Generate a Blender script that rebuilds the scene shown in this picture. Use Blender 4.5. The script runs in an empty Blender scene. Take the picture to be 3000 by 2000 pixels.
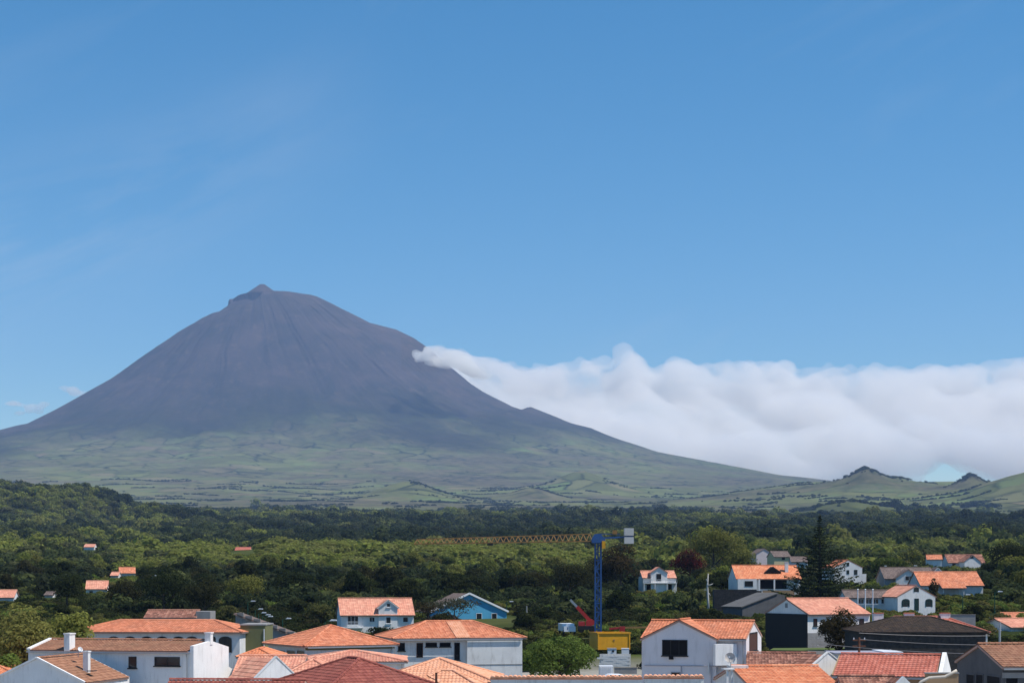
import bpy, math, random
import numpy as np
from mathutils import Vector, Matrix

# ------------------------------------------------------------------ camera, sky, sun, exposure
F = 5000.0            # focal length in pixels of the 3000 px wide photograph
HY = 1700.0           # row of the true horizon in the photograph
CZ = 14.0             # eye height
scene = bpy.context.scene
COL = scene.collection
cam_d = bpy.data.cameras.new('camera')
cam_d.sensor_width = 36.0
cam_d.lens = 36.0 * F / 3000.0
cam_d.shift_y = (HY - 1000.0) / 3000.0
cam_d.clip_start = 1.0
cam_d.clip_end = 60000.0
cam = bpy.data.objects.new('camera', cam_d)
cam.location = (0, 0, CZ)
cam.rotation_euler = (math.radians(90), 0, 0)
COL.objects.link(cam)
scene.camera = cam

SUN_AZ = math.radians(106)     # clockwise from the view direction (+Y)
SUN_EL = math.radians(60)
world = bpy.data.worlds.new('World')
scene.world = world
world.use_nodes = True
wn = world.node_tree
for n in list(wn.nodes): wn.nodes.remove(n)
def N(nt, typ, **kw):
    n = nt.nodes.new(typ)
    for k, v in kw.items():
        if k == 'ins':
            for kk, vv in v.items(): n.inputs[kk].default_value = vv
        else: setattr(n, k, v)
    return n
def L(nt, a, b): nt.links.new(a, b)
wo = N(wn, 'ShaderNodeOutputWorld')
bg = N(wn, 'ShaderNodeBackground', ins={'Strength': 0.098})
sky = N(wn, 'ShaderNodeTexSky', sky_type='NISHITA', sun_disc=False, sun_elevation=SUN_EL,
        sun_rotation=SUN_AZ, altitude=10.0, air_density=1.0, dust_density=0.0, ozone_density=3.0)
# thin high cirrus streaks laid into the sky by direction
tc = N(wn, 'ShaderNodeTexCoord')
mp = N(wn, 'ShaderNodeMapping', vector_type='TEXTURE')
mp.inputs['Rotation'].default_value = (0, math.radians(-24), 0)
mp.inputs['Scale'].default_value = (0.9, 0.9, 0.16)
L(wn, tc.outputs['Generated'], mp.inputs['Vector'])
cn = N(wn, 'ShaderNodeTexNoise', ins={'Scale': 2.6, 'Detail': 9.0, 'Roughness': 0.62, 'Distortion': 0.4})
L(wn, mp.outputs['Vector'], cn.inputs['Vector'])
cr = N(wn, 'ShaderNodeMapRange', ins={'From Min': 0.54, 'From Max': 0.86, 'To Min': 0.0, 'To Max': 0.3})
L(wn, cn.outputs['Fac'], cr.inputs['Value'])
hs = N(wn, 'ShaderNodeHueSaturation', ins={'Hue': 0.492, 'Saturation': 1.38, 'Value': 1.08})
L(wn, sky.outputs['Color'], hs.inputs['Color'])
cm = N(wn, 'ShaderNodeMixRGB', blend_type='MIX', ins={'Color2': (6.2, 6.6, 7.0, 1)})
# one broad faint streak of cirrus drifts up from the left
sx_ = N(wn, 'ShaderNodeSeparateXYZ'); L(wn, tc.outputs['Generated'], sx_.inputs['Vector'])
def wm(op, a, b=None, c=None):
    n = N(wn, 'ShaderNodeMath', operation=op)
    for i, q in enumerate((a, b, c)):
        if q is None: continue
        if isinstance(q, (int, float)): n.inputs[i].default_value = q
        else: L(wn, q, n.inputs[i])
    return n.outputs[0]
yv = wm('MAXIMUM', sx_.outputs['Y'], 0.08)
uu = wm('DIVIDE', sx_.outputs['X'], yv); vv_ = wm('DIVIDE', sx_.outputs['Z'], yv)
dl = wm('SUBTRACT', vv_, wm('MULTIPLY_ADD', uu, 0.42, 0.312))
gs = wm('POWER', 2.718, wm('MULTIPLY', wm('MULTIPLY', dl, dl), -620.0))
ed = N(wn, 'ShaderNodeMapRange', interpolation_type='SMOOTHSTEP', ins={'From Min': -0.05, 'From Max': -0.30}); L(wn, uu, ed.inputs['Value'])
n2 = N(wn, 'ShaderNodeMapRange', ins={'From Min': 0.30, 'From Max': 0.75}); L(wn, cn.outputs['Fac'], n2.inputs['Value'])
st = wm('MULTIPLY', wm('MULTIPLY', gs, ed.outputs['Result']), wm('MULTIPLY', n2.outputs['Result'], 0.8))
L(wn, wm('MAXIMUM', wm('MULTIPLY', cr.outputs['Result'], 0.45), st), cm.inputs['Fac'])
L(wn, hs.outputs['Color'], cm.inputs['Color1'])
L(wn, cm.outputs['Color'], bg.inputs['Color'])
L(wn, bg.outputs['Background'], wo.inputs['Surface'])

sun_d = bpy.data.lights.new('sun', 'SUN')
sun_d.energy = 5.0
sun_d.angle = math.radians(0.53)
sun_d.color = (1.0, 0.945, 0.87)
sun = bpy.data.objects.new('sun', sun_d)
sdir = Vector((math.sin(SUN_AZ) * math.cos(SUN_EL), math.cos(SUN_AZ) * math.cos(SUN_EL), math.sin(SUN_EL)))
sun.rotation_euler = (-sdir).to_track_quat('-Z', 'Y').to_euler()
sun.location = (200, -50, 400)
COL.objects.link(sun)

vs = scene.view_settings
vs.view_transform = 'Standard'
vs.look = 'None'
vs.exposure = 0.2
vs.gamma = 1.0
vs.use_curve_mapping = False
scene.cycles.use_denoising = True
scene.cycles.max_bounces = 32
scene.cycles.diffuse_bounces = 3
scene.cycles.glossy_bounces = 2
scene.cycles.transmission_bounces = 4
scene.cycles.transparent_max_bounces = 8
scene.cycles.volume_bounces = 28
scene.cycles.sample_clamp_indirect = 6.0

R = random.Random(7)
RN = np.random.default_rng(11)

# ------------------------------------------------------------------ helpers
def X(px, D): return (px - 1500.0) / F * D
def Z(py, D): return CZ + (HY - py) / F * D
def P(px, py, D): return Vector((X(px, D), D, Z(py, D)))

def tag(o, label=None, cat=None, group=None, kind=None):
    if label: o['label'] = label
    if cat: o['category'] = cat
    if group: o['group'] = group
    if kind: o['kind'] = kind
    return o

def mesh_obj(name, verts, faces, mats, parent=None, smooth=False, midx=None, uv=None):
    me = bpy.data.meshes.new(name)
    if isinstance(verts, np.ndarray): verts = verts.tolist()
    me.from_pydata(verts, [], faces if isinstance(faces, list) else faces.tolist())
    if not isinstance(mats, (list, tuple)): mats = [mats]
    for m in mats: me.materials.append(m)
    if midx is not None: me.polygons.foreach_set('material_index', np.asarray(midx, dtype=np.int32))
    if smooth: me.polygons.foreach_set('use_smooth', np.ones(len(me.polygons), dtype=bool))
    if uv is not None:
        lay = me.uv_layers.new(name='UVMap')
        li = np.empty(len(me.loops), dtype=np.int32); me.loops.foreach_get('vertex_index', li)
        lay.data.foreach_set('uv', np.asarray(uv, dtype=np.float32)[li].ravel())
    me.update()
    o = bpy.data.objects.new(name, me)
    COL.objects.link(o)
    if parent is not None: o.parent = parent
    return o

def empty(name, loc, rz=0.0, label=None, cat=None, group=None):
    o = bpy.data.objects.new(name, None)
    o.empty_display_size = 0.5
    o.location = loc; o.rotation_euler = (0, 0, rz)
    COL.objects.link(o)
    return tag(o, label, cat, group)

class MB:
    """collects boxes, prisms, bars and tubes into one mesh"""
    def __init__(s): s.v = []; s.f = []; s.m = []
    def add(s, vs, fs, mi=0):
        b = len(s.v); s.v += [tuple(v) for v in vs]
        for f in fs: s.f.append([b + i for i in f]); s.m.append(mi)
        return s
    def box(s, x0, x1, y0, y1, z0, z1, mi=0):
        v = [(x0,y0,z0),(x1,y0,z0),(x1,y1,z0),(x0,y1,z0),(x0,y0,z1),(x1,y0,z1),(x1,y1,z1),(x0,y1,z1)]
        return s.add(v, [[0,3,2,1],[4,5,6,7],[0,1,5,4],[1,2,6,5],[2,3,7,6],[3,0,4,7]], mi)
    def prism(s, poly, y0, y1, mi=0):
        """poly = list of (x,z), extruded along y"""
        n = len(poly)
        v = [(x, y0, z) for x, z in poly] + [(x, y1, z) for x, z in poly]
        f = [list(range(n)), list(range(2*n-1, n-1, -1))]
        for i in range(n):
            j = (i+1) % n; f.append([i, i+n, j+n, j])
        return s.add(v, f, mi)
    def prismx(s, poly, x0, x1, mi=0):
        """poly = list of (y,z), extruded along x"""
        n = len(poly)
        v = [(x0, y, z) for y, z in poly] + [(x1, y, z) for y, z in poly]
        f = [list(range(n-1, -1, -1)), list(range(n, 2*n))]
        for i in range(n):
            j = (i+1) % n; f.append([i, j, j+n, i+n])
        return s.add(v, f, mi)
    def bar(s, a, b, w, h=None, mi=0):
        h = h or w
        a = Vector(a); b = Vector(b); d = (b-a).normalized()
        up = Vector((0,0,1)) if abs(d.z) < 0.95 else Vector((1,0,0))
        sx = d.cross(up).normalized(); sy = sx.cross(d)
        v = []
        for p in (a, b):
            for i, j in ((-1,-1),(1,-1),(1,1),(-1,1)): v.append(p + sx*(i*w/2) + sy*(j*h/2))
        return s.add(v, [[0,1,2,3],[7,6,5,4],[0,4,5,1],[1,5,6,2],[2,6,7,3],[3,7,4,0]], mi)
    def tube(s, pts, r, n=6, mi=0, taper=None, cap=True):
        pts = [Vector(p) for p in pts]; rings = []
        for k, p in enumerate(pts):
            d = (pts[min(k+1, len(pts)-1)] - pts[max(k-1, 0)]).normalized()
            up = Vector((0,0,1)) if abs(d.z) < 0.9 else Vector((1,0,0))
            sx = d.cross(up).normalized(); sy = sx.cross(d)
            rr = r if taper is None else r * taper[k]
            rings.append([p + (sx*math.cos(2*math.pi*i/n) + sy*math.sin(2*math.pi*i/n))*rr for i in range(n)])
        v = [q for r_ in rings for q in r_]; f = []
        for k in range(len(pts)-1):
            for i in range(n):
                j = (i+1) % n; f.append([k*n+i, k*n+j, (k+1)*n+j, (k+1)*n+i])
        if cap: f += [list(range(n-1, -1, -1)), [(len(pts)-1)*n+i for i in range(n)]]
        return s.add(v, f, mi)
    def build(s, name, mats, parent=None, smooth=False):
        return mesh_obj(name, s.v, s.f, mats, parent, smooth, s.m)

# value noise for terrain
_perm = RN.random((256, 256))
def vnoise(x, y):
    xi = np.floor(x).astype(int); yi = np.floor(y).astype(int)
    fx = x - xi; fy = y - yi
    fx = fx*fx*fx*(fx*(fx*6-15)+10); fy = fy*fy*fy*(fy*(fy*6-15)+10)
    a = _perm[xi & 255, yi & 255]; b = _perm[(xi+1) & 255, yi & 255]
    c = _perm[xi & 255, (yi+1) & 255]; d = _perm[(xi+1) & 255, (yi+1) & 255]
    return (a*(1-fx)+b*fx)*(1-fy) + (c*(1-fx)+d*fx)*fy - 0.5
def fbm(x, y, o=5, g=0.5):
    s = 0.0; a = 1.0; t = 0.0
    for k in range(o):
        s = s + a*vnoise(x*2**k + 17.3*k, y*2**k + 5.1*k); t += a; a *= g
    return s / t * 2.0
def sstep(a, b, x):
    t = np.clip((x - a) / (b - a), 0, 1); return t*t*(3-2*t)

# ------------------------------------------------------------------ materials
MATS = {}
def mat_base(name):
    m = bpy.data.materials.new(name); m.use_nodes = True
    nt = m.node_tree
    for n in list(nt.nodes): nt.nodes.remove(n)
    out = N(nt, 'ShaderNodeOutputMaterial')
    MATS[name] = m
    return m, nt, out
def rgba(c): return (c[0], c[1], c[2], 1.0)
def surf(name, col, rough=0.8, var=0.15, scale=1.5, metal=0.0, col2=None, spec=0.25, bump=0.0, bscale=8.0, streak=0.0):
    """plain procedural surface: base colour with noise wear, optional rain streaks"""
    m, nt, out = mat_base(name)
    b = N(nt, 'ShaderNodeBsdfPrincipled', ins={'Roughness': rough, 'Metallic': metal, 'Specular IOR Level': spec})
    tcn = N(nt, 'ShaderNodeTexCoord')
    n1 = N(nt, 'ShaderNodeTexNoise', ins={'Scale': scale, 'Detail': 6.0, 'Roughness': 0.6})
    L(nt, tcn.outputs['Object'], n1.inputs['Vector'])
    r1 = N(nt, 'ShaderNodeMapRange', ins={'From Min': 0.35, 'From Max': 0.7})
    L(nt, n1.outputs['Fac'], r1.inputs['Value'])
    c2 = col2 if col2 else tuple(c*(1-var*2.2) for c in col)
    mx = N(nt, 'ShaderNodeMixRGB', ins={'Color1': rgba(col), 'Color2': rgba(c2)})
    if col2 is None:
        r1.inputs['To Max'].default_value = 0.75
    L(nt, r1.outputs['Result'], mx.inputs['Fac'])
    cur = mx.outputs['Color']
    if streak > 0:
        mpp = N(nt, 'ShaderNodeMapping'); mpp.inputs['Scale'].default_value = (1.5, 1.5, 0.28)
        L(nt, tcn.outputs['Object'], mpp.inputs['Vector'])
        n2 = N(nt, 'ShaderNodeTexNoise', ins={'Scale': 1.6, 'Detail': 7.0, 'Roughness': 0.65})
        L(nt, mpp.outputs['Vector'], n2.inputs['Vector'])
        r2 = N(nt, 'ShaderNodeMapRange', ins={'From Min': 0.52, 'From Max': 0.78, 'To Max': streak})
        L(nt, n2.outputs['Fac'], r2.inputs['Value'])
        m2 = N(nt, 'ShaderNodeMixRGB', blend_type='MULTIPLY', ins={'Color2': (0.45, 0.43, 0.40, 1)})
        L(nt, r2.outputs['Result'], m2.inputs['Fac']); L(nt, cur, m2.inputs['Color1'])
        cur = m2.outputs['Color']
    L(nt, cur, b.inputs['Base Color'])
    if bump > 0:
        n3 = N(nt, 'ShaderNodeTexNoise', ins={'Scale': bscale, 'Detail': 5.0})
        L(nt, tcn.outputs['Object'], n3.inputs['Vector'])
        bp = N(nt, 'ShaderNodeBump', ins={'Strength': bump, 'Distance': 0.05})
        L(nt, n3.outputs['Fac'], bp.inputs['Height']); L(nt, bp.outputs['Normal'], b.inputs['Normal'])
    L(nt, b.outputs['BSDF'], out.inputs['Surface'])
    return m

def tile_mat(name, cols, dirt=(0.10, 0.075, 0.06), dirt_amt=0.35, var=1.0):
    """clay tile: each tile its own tone (UV counts tiles), lichen and soot in patches"""
    m, nt, out = mat_base(name)
    b = N(nt, 'ShaderNodeBsdfPrincipled', ins={'Roughness': 0.85, 'Specular IOR Level': 0.2})
    uv = N(nt, 'ShaderNodeUVMap', uv_map='UVMap')
    fl = N(nt, 'ShaderNodeVectorMath', operation='FLOOR'); L(nt, uv.outputs['UV'], fl.inputs[0])
    oi = N(nt, 'ShaderNodeObjectInfo')
    ad = N(nt, 'ShaderNodeVectorMath', operation='ADD'); L(nt, fl.outputs['Vector'], ad.inputs[0]); L(nt, oi.outputs['Random'], ad.inputs[1])
    wnn = N(nt, 'ShaderNodeTexWhiteNoise', noise_dimensions='2D'); L(nt, ad.outputs['Vector'], wnn.inputs['Vector'])
    rp = N(nt, 'ShaderNodeValToRGB')
    el = rp.color_ramp.elements
    for i, c in enumerate(cols):
        p = i / max(1, len(cols)-1)
        e = el[i] if i < 2 else el.new(p)
        e.position = p; e.color = rgba(c)
    mixv = N(nt, 'ShaderNodeMixRGB', ins={'Fac': var})
    mixv.inputs['Color1'].default_value = (0.5, 0.5, 0.5, 1)
    L(nt, wnn.outputs['Value'], mixv.inputs['Color2'])
    L(nt, mixv.outputs['Color'], rp.inputs['Fac'])
    tcn = N(nt, 'ShaderNodeTexCoord')
    n1 = N(nt, 'ShaderNodeTexNoise', ins={'Scale': 0.55, 'Detail': 8.0, 'Roughness': 0.68})
    L(nt, tcn.outputs['Object'], n1.inputs['Vector'])
    r1 = N(nt, 'ShaderNodeMapRange', ins={'From Min': 0.46, 'From Max': 0.75, 'To Max': dirt_amt})
    L(nt, n1.outputs['Fac'], r1.inputs['Value'])
    mx = N(nt, 'ShaderNodeMixRGB', ins={'Color2': rgba(dirt)})
    L(nt, r1.outputs['Result'], mx.inputs['Fac']); L(nt, rp.outputs['Color'], mx.inputs['Color1'])
    L(nt, mx.outputs['Color'], b.inputs['Base Color'])
    L(nt, b.outputs['BSDF'], out.inputs['Surface'])
    return m

def leaf_mat(name, c1, c2, c3=None, trans=0.35):
    """foliage: tone drifts through the crown and from tree to tree"""
    m, nt, out = mat_base(name)
    ge = N(nt, 'ShaderNodeNewGeometry'); oi = N(nt, 'ShaderNodeObjectInfo')
    n1 = N(nt, 'ShaderNodeTexNoise', ins={'Scale': 0.28, 'Detail': 3.0, 'Roughness': 0.6})
    L(nt, ge.outputs['Position'], n1.inputs['Vector'])
    r1 = N(nt, 'ShaderNodeMapRange', ins={'From Min': 0.36, 'From Max': 0.66})
    L(nt, n1.outputs['Fac'], r1.inputs['Value'])
    mx = N(nt, 'ShaderNodeMixRGB', ins={'Color1': rgba(c1), 'Color2': rgba(c2)})
    L(nt, r1.outputs['Result'], mx.inputs['Fac'])
    mr = N(nt, 'ShaderNodeMapRange', ins={'To Min': 0.0, 'To Max': 0.85})
    pr = N(nt, 'ShaderNodeMath', operation='POWER', ins={1: 2.2})
    L(nt, oi.outputs['Random'], pr.inputs[0]); L(nt, pr.outputs[0], mr.inputs['Value'])
    m2 = N(nt, 'ShaderNodeMixRGB', ins={'Color2': rgba(c3 or c2)})
    L(nt, mr.outputs['Result'], m2.inputs['Fac']); L(nt, mx.outputs['Color'], m2.inputs['Color1'])
    isl = N(nt, 'ShaderNodeMapRange', ins={'To Min': 0.72, 'To Max': 1.28})
    L(nt, ge.outputs['Random Per Island'], isl.inputs['Value'])
    hv = N(nt, 'ShaderNodeHueSaturation'); L(nt, m2.outputs['Color'], hv.inputs['Color']); L(nt, isl.outputs['Result'], hv.inputs['Value'])
    d = N(nt, 'ShaderNodeBsdfDiffuse', ins={'Roughness': 0.6}); t = N(nt, 'ShaderNodeBsdfTranslucent')
    L(nt, hv.outputs['Color'], d.inputs['Color']); L(nt, hv.outputs['Color'], t.inputs['Color'])
    ms = N(nt, 'ShaderNodeMixShader', ins={'Fac': trans})
    L(nt, d.outputs['BSDF'], ms.inputs[1]); L(nt, t.outputs['BSDF'], ms.inputs[2])
    L(nt, ms.outputs['Shader'], out.inputs['Surface'])
    return m
# ------------------------------------------------------------------ terrain heights
SX, SY = X(770, 13300), 13300.0                      # axis of the volcano
_vd = np.array([SX, SY]) / math.hypot(SX, SY)        # view direction towards it
def prof(pts):
    a = np.array(pts, dtype=float); return a[:, 0], a[:, 1]
KM = 13300.0 / F
def sky_prof(side, pts, tail):
    o = [(abs(px - 770)*KM, CZ + (HY - py)*KM) for px, py in pts]
    return prof(o + tail)
PL = sky_prof(-1, [(735,871),(700,875),(672,879),(667,908),(650,924),(600,950),(510,1001),(421,1059),(334,1120),(255,1167),(166,1218),(96,1256),(0,1282)],
              [(2600,975),(3500,800),(5000,560),(7000,340),(10500,60),(11800,-40)])
PR = sky_prof(1, [(790,862),(867,859),(931,870),(1008,908),(1084,944),(1161,959),(1212,982),(1256,1011),(1290,1043),(1345,1086),(1376,1112),(1414,1137),
                  (1500,1180),(1532,1190),(1556,1181),(1592,1195),(1671,1228),(1730,1243),(1786,1270),(1913,1315),(2041,1343),(2168,1371),(2296,1397),(2430,1418)],
              [(5500,600),(7000,400),(10500,60),(11800,-40)])
PF = prof([(0,2246),(260,2225),(420,2170),(700,2000),(1000,1790),(1500,1440),(2000,1170),(2600,960),(3200,830),(4000,680),(5000,505),(6300,335),(8500,170),(10500,60),(11800,-40)])
BASE = prof([(-20000,-2),(-400,-1),(0,0),(120,0.4),(200,2),(300,5.6),(400,9.3),(500,11.6),(600,13.6),(700,16),(1000,29),(1500,50),(2000,72),(3000,118),(4000,163),(5000,212),(6000,266),(7000,325),(9000,360),(12000,330),(17000,200)])

HILL_L = 40.0
HILLS = []                                            # (column, distance, width, height, peakedness)
def height(x, y):
    x = np.asarray(x, float); y = np.asarray(y, float)
    # volcano
    dx = x - SX; dy = y - SY
    r = np.hypot(dx, dy) + 1e-6
    side = (dx*_vd[1] - dy*_vd[0]) / r                # +1 right, -1 left
    ang = np.arctan2(dy, dx)
    wrp = fbm(x/1300.0 + 7, y/1300.0, 4)
    gull = fbm((ang + 0.16*wrp)*8.0 + 40, r/1500.0 + 3 + wrp, 5, 0.66)
    rr = r * (1 + 0.05*fbm(ang*3.1 + 9, r/3000.0, 3))
    wR = np.clip(side, 0, 1)**1.7; wL = np.clip(-side, 0, 1)**1.7
    zr = np.interp(rr, *PR); zl = np.interp(rr, *PL); zf = np.interp(r, *PF)
    # keep the traced skyline exact where it is seen in profile
    k = np.abs(side)**6
    zr = zr*(1-k) + np.interp(r, *PR)*k; zl = zl*(1-k) + np.interp(r, *PL)*k
    zm = zr*wR + zl*wL + zf*(1-wR-wL)
    fr = np.clip(-(dx*_vd[0] + dy*_vd[1])/r, 0, 1)
    zm = zm*(1 - 0.115*fr*sstep(500, 1700, r)*sstep(6300, 3500, r))
    amp = np.interp(r, [0, 250, 700, 2000, 4000, 9000], [2, 4, 30, 44, 20, 6])
    zm = zm + gull*amp*(1 - 0.8*k) + fbm(x/420.0, y/420.0, 4)*np.interp(r, [0, 400, 2000, 7000], [2, 5, 18, 8])*(1-0.6*k)
    # crater rim cliff on the left, and the little peak on the rim
    front_left = sstep(0.05, -0.35, side) * sstep(0.75, 0.2, dy/r) * (1 - k**2)
    rj = r + 26*fbm(ang*6 + 2, r*0 + 1, 3)
    zm = zm - 118*front_left*sstep(214, 226, rj)*sstep(600, 260, r)
    pk = 2334 - np.hypot(dx + 4, dy)*0.72
    pk = np.minimum(pk, 2320 - np.maximum(0, 14-np.hypot(dx, dy))*0.0)
    zm = np.maximum(zm, pk)
    # far shoulder ridge to the right of the volcano
    # lowland
    d = np.hypot(x, y); u = x / np.maximum(y, 1.0)
    u = np.where(y > 10, u, 0)
    yy = np.where(y > 0, np.hypot(x, y)*0.5 + y*0.5, y)
    zb = np.interp(yy, *BASE)
    zb = zb + fbm(x/900.0 + 3, y/900.0 + 8, 4)*np.interp(d, [0, 300, 900, 3000, 7000], [0, 0.0, 5, 12, 22])
    zb = zb + fbm(x/160.0, y/160.0, 4)*np.interp(d, [0, 250, 600, 2000, 6000], [0.0, 0.2, 2.0, 4, 8])
    # lower parts of town: right hand side climbs sooner
    zb = zb + 2.2*sstep(0.08, 0.2, u)*sstep(150, 300, y)*sstep(700, 450, y)
    # bright green rise behind the dark trees
    zb = zb + 3.5*np.exp(-((y-860)/170.0)**2)*sstep(-0.25, -0.12, u)*sstep(0.07, -0.02, u)
    zb = zb - 3*np.exp(-((y-1150)/150.0)**2)*sstep(0.1, -0.02, u)
    # bush covered hill on the left
    hx, hy = X(90, 2500), 2500.0
    q = np.maximum(np.abs(x-hx)-75, 0)
    zb = zb + HILL_L*np.exp(-(q/54.0)**2)*np.exp(-((y-hy)/330.0)**2)*sstep(-420,-250,-(x-hx))
    hx, hy = X(470, 2300), 2300.0
    zb = zb + 20*np.exp(-((x-hx)/60.0)**2)*np.exp(-((y-hy)/120.0)**2)
    # swell on the right whose rim is the skyline
    zb = zb + 112*sstep(0.06, 0.2, u)*np.exp(-((y-7600)/1500.0)**2)
    for (px, D, w, h, sk) in HILLS:
        hx = X(px, D); g = np.hypot((x-hx), (y-D)/1.3)
        zb = zb + h*np.exp(-(g/w)**sk)
    zb = np.where(y < 0, zb*0 - 1.0, zb)
    kk = 28.0
    return np.maximum(zm, zb) + kk*np.log1p(np.exp(-np.abs(zm-zb)/kk)) * sstep(2500, 4500, d)
def H(x, y): return float(height(np.array([x]), np.array([y]))[0])

for (px, py, D, w, sk) in ((2845,1399,6100,58,1.5),(2535,1371,6300,118,1.25),(2650,1402,6400,130,1.5),(3060,1368,5600,230,1.4),(1705,1322,8300,300,1.5),(1190,1392,7000,190,1.6),(1560,1402,7400,140,1.6),(2490,1462,4300,130,1.6)):
    HILLS.append((px, D, w, max(6.0, Z(py, D) - H(X(px, D), D)), sk))
HILL_L = max(10.0, 40.0 + Z(1424, 2500) - 7 - H(X(120, 2500), 2500.0))
def grid_faces(nr, nc, wrap=False):
    i = np.arange(nr-1)[:, None]; j = np.arange(nc if wrap else nc-1)[None, :]
    a = i*nc + j; b = i*nc + (j+1) % nc
    return np.stack([a, b, b+nc, a+nc], -1).reshape(-1, 4)

def land_mat(name, mountain):
    m, nt, out = mat_base(name)
    b = N(nt, 'ShaderNodeBsdfDiffuse', ins={'Roughness': 0.5})
    ge = N(nt, 'ShaderNodeNewGeometry')
    pos = ge.outputs['Position']
    sp = N(nt, 'ShaderNodeSeparateXYZ'); L(nt, pos, sp.inputs['Vector'])
    def noise(scale, detail=5.0, rough=0.6, vec=None, dist=0.0):
        n = N(nt, 'ShaderNodeTexNoise', ins={'Scale': scale, 'Detail': detail, 'Roughness': rough, 'Distortion': dist})
        L(nt, vec or pos, n.inputs['Vector']); return n.outputs['Fac']
    def rng(v, a, b_, c=0.0, d=1.0):
        n = N(nt, 'ShaderNodeMapRange', ins={'From Min': a, 'From Max': b_, 'To Min': c, 'To Max': d}); L(nt, v, n.inputs['Value']); return n.outputs['Result']
    def mix(f, c1, c2, mode='MIX'):
        n = N(nt, 'ShaderNodeMixRGB', blend_type=mode)
        for k, c in (('Color1', c1), ('Color2', c2)):
            if isinstance(c, tuple): n.inputs[k].default_value = rgba(c)
            else: L(nt, c, n.inputs[k])
        if isinstance(f, float): n.inputs['Fac'].default_value = f
        else: L(nt, f, n.inputs['Fac'])
        return n.outputs['Color']
    def math_(op, a, b_):
        n = N(nt, 'ShaderNodeMath', operation=op)
        for i, v in enumerate((a, b_)):
            if isinstance(v, (int, float)): n.inputs[i].default_value = v
            else: L(nt, v, n.inputs[i])
        return n.outputs[0]
    # pastures: cells with their own tone, hedges and lava walls between
    vo = N(nt, 'ShaderNodeTexVoronoi', feature='F1', ins={'Scale': 0.0065, 'Randomness': 0.9})
    jit = N(nt, 'ShaderNodeVectorMath', operation='MULTIPLY_ADD')
    nz = N(nt, 'ShaderNodeTexNoise', ins={'Scale': 0.004, 'Detail': 3.0}); L(nt, pos, nz.inputs['Vector'])
    L(nt, nz.outputs['Color'], jit.inputs[0]); jit.inputs[1].default_value = (150, 150, 0); L(nt, pos, jit.inputs[2])
    fl = N(nt, 'ShaderNodeVectorMath', operation='MULTIPLY'); fl.inputs[1].default_value = (1, 1, 0); L(nt, jit.outputs['Vector'], fl.inputs[0])
    L(nt, fl.outputs['Vector'], vo.inputs['Vector'])
    ve = N(nt, 'ShaderNodeTexVoronoi', feature='DISTANCE_TO_EDGE', ins={'Scale': 0.0065, 'Randomness': 0.9}); L(nt, fl.outputs['Vector'], ve.inputs['Vector'])
    sc = N(nt, 'ShaderNodeSeparateXYZ'); L(nt, vo.outputs['Color'], sc.inputs['Vector'])
    tone = N(nt, 'ShaderNodeValToRGB')
    e = tone.color_ramp.elements
    e[0].position = 0.0; e[0].color = (0.110, 0.116, 0.046, 1)
    e[1].position = 1.0; e[1].color = (0.205, 0.165, 0.092, 1)
    for p, c in ((0.25, (0.128, 0.148, 0.052)), (0.5, (0.158, 0.172, 0.060)), (0.7, (0.180, 0.160, 0.080)), (0.85, (0.142, 0.192, 0.062))):
        q = e.new(p); q.color = rgba(c)
    L(nt, sc.outputs['X'], tone.inputs['Fac'])
    past = tone.outputs['Color']
    scrub = (0.066, 0.066, 0.036)
    past = mix(rng(noise(0.0011, 6.0, 0.62), 0.42, 0.62), past, mix(rng(noise(0.02, 4.0), 0.35, 0.65), (0.150, 0.128, 0.078), scrub))
    past = mix(rng(noise(0.013, 6.0, 0.7), 0.5, 0.72, 0.0, 0.6), past, scrub)
    hedge = math_('MULTIPLY', rng(ve.outputs['Distance'], 0.0, 0.09, 1.0, 0.0), rng(noise(0.003, 3.0), 0.42, 0.6))
    past = mix(hedge, past, (0.022, 0.030, 0.014))
    if mountain:
        lava = mix(rng(noise(0.0028, 9.0, 0.72, None, 0.6), 0.38, 0.62), (0.094, 0.072, 0.064), (0.044, 0.043, 0.040))
        lava = mix(rng(noise(0.012, 5.0, 0.7), 0.55, 0.75), lava, (0.145, 0.105, 0.084))
        heath = (0.030, 0.036, 0.020)
        # height limits, frayed by noise
        zz = math_('ADD', sp.outputs['Z'], rng(noise(0.0009, 7.0, 0.66), 0.0, 1.0, -520.0, 520.0))
        zz2 = math_('ADD', zz, rng(sp.outputs['X'], -4500.0, -1500.0, 260.0, 0.0))
        c = mix(rng(zz2, 880.0, 1150.0), past, heath)
        c = mix(rng(zz2, 1060.0, 1480.0), c, lava)
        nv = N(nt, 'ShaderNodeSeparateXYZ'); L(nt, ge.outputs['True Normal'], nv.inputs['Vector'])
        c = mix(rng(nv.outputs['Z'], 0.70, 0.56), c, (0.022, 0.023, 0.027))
    else:
        wood = mix(rng(noise(0.02, 5.0, 0.65), 0.38, 0.64), (0.022, 0.032, 0.012), (0.050, 0.062, 0.022))
        grass = mix(rng(noise(0.05, 6.0, 0.7), 0.35, 0.68), (0.060, 0.085, 0.024), (0.105, 0.105, 0.045))
        yard = mix(rng(noise(0.12, 6.0, 0.7), 0.40, 0.62), (0.40, 0.37, 0.325), (0.27, 0.245, 0.205))
        yn = math_('ADD', sp.outputs['Y'], rng(noise(0.0016, 5.0), 0.0, 1.0, -900.0, 900.0))
        c = mix(rng(yn, 3700.0, 4600.0), mix(rng(noise(0.006, 5.0, 0.7), 0.5, 0.6), wood, grass), past)
        c = mix(rng(sp.outputs['Y'], 205.0, 240.0), yard, c)
    L(nt, c, b.inputs['Color'])
    L(nt, b.outputs['BSDF'], out.inputs['Surface'])
    return m

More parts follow.
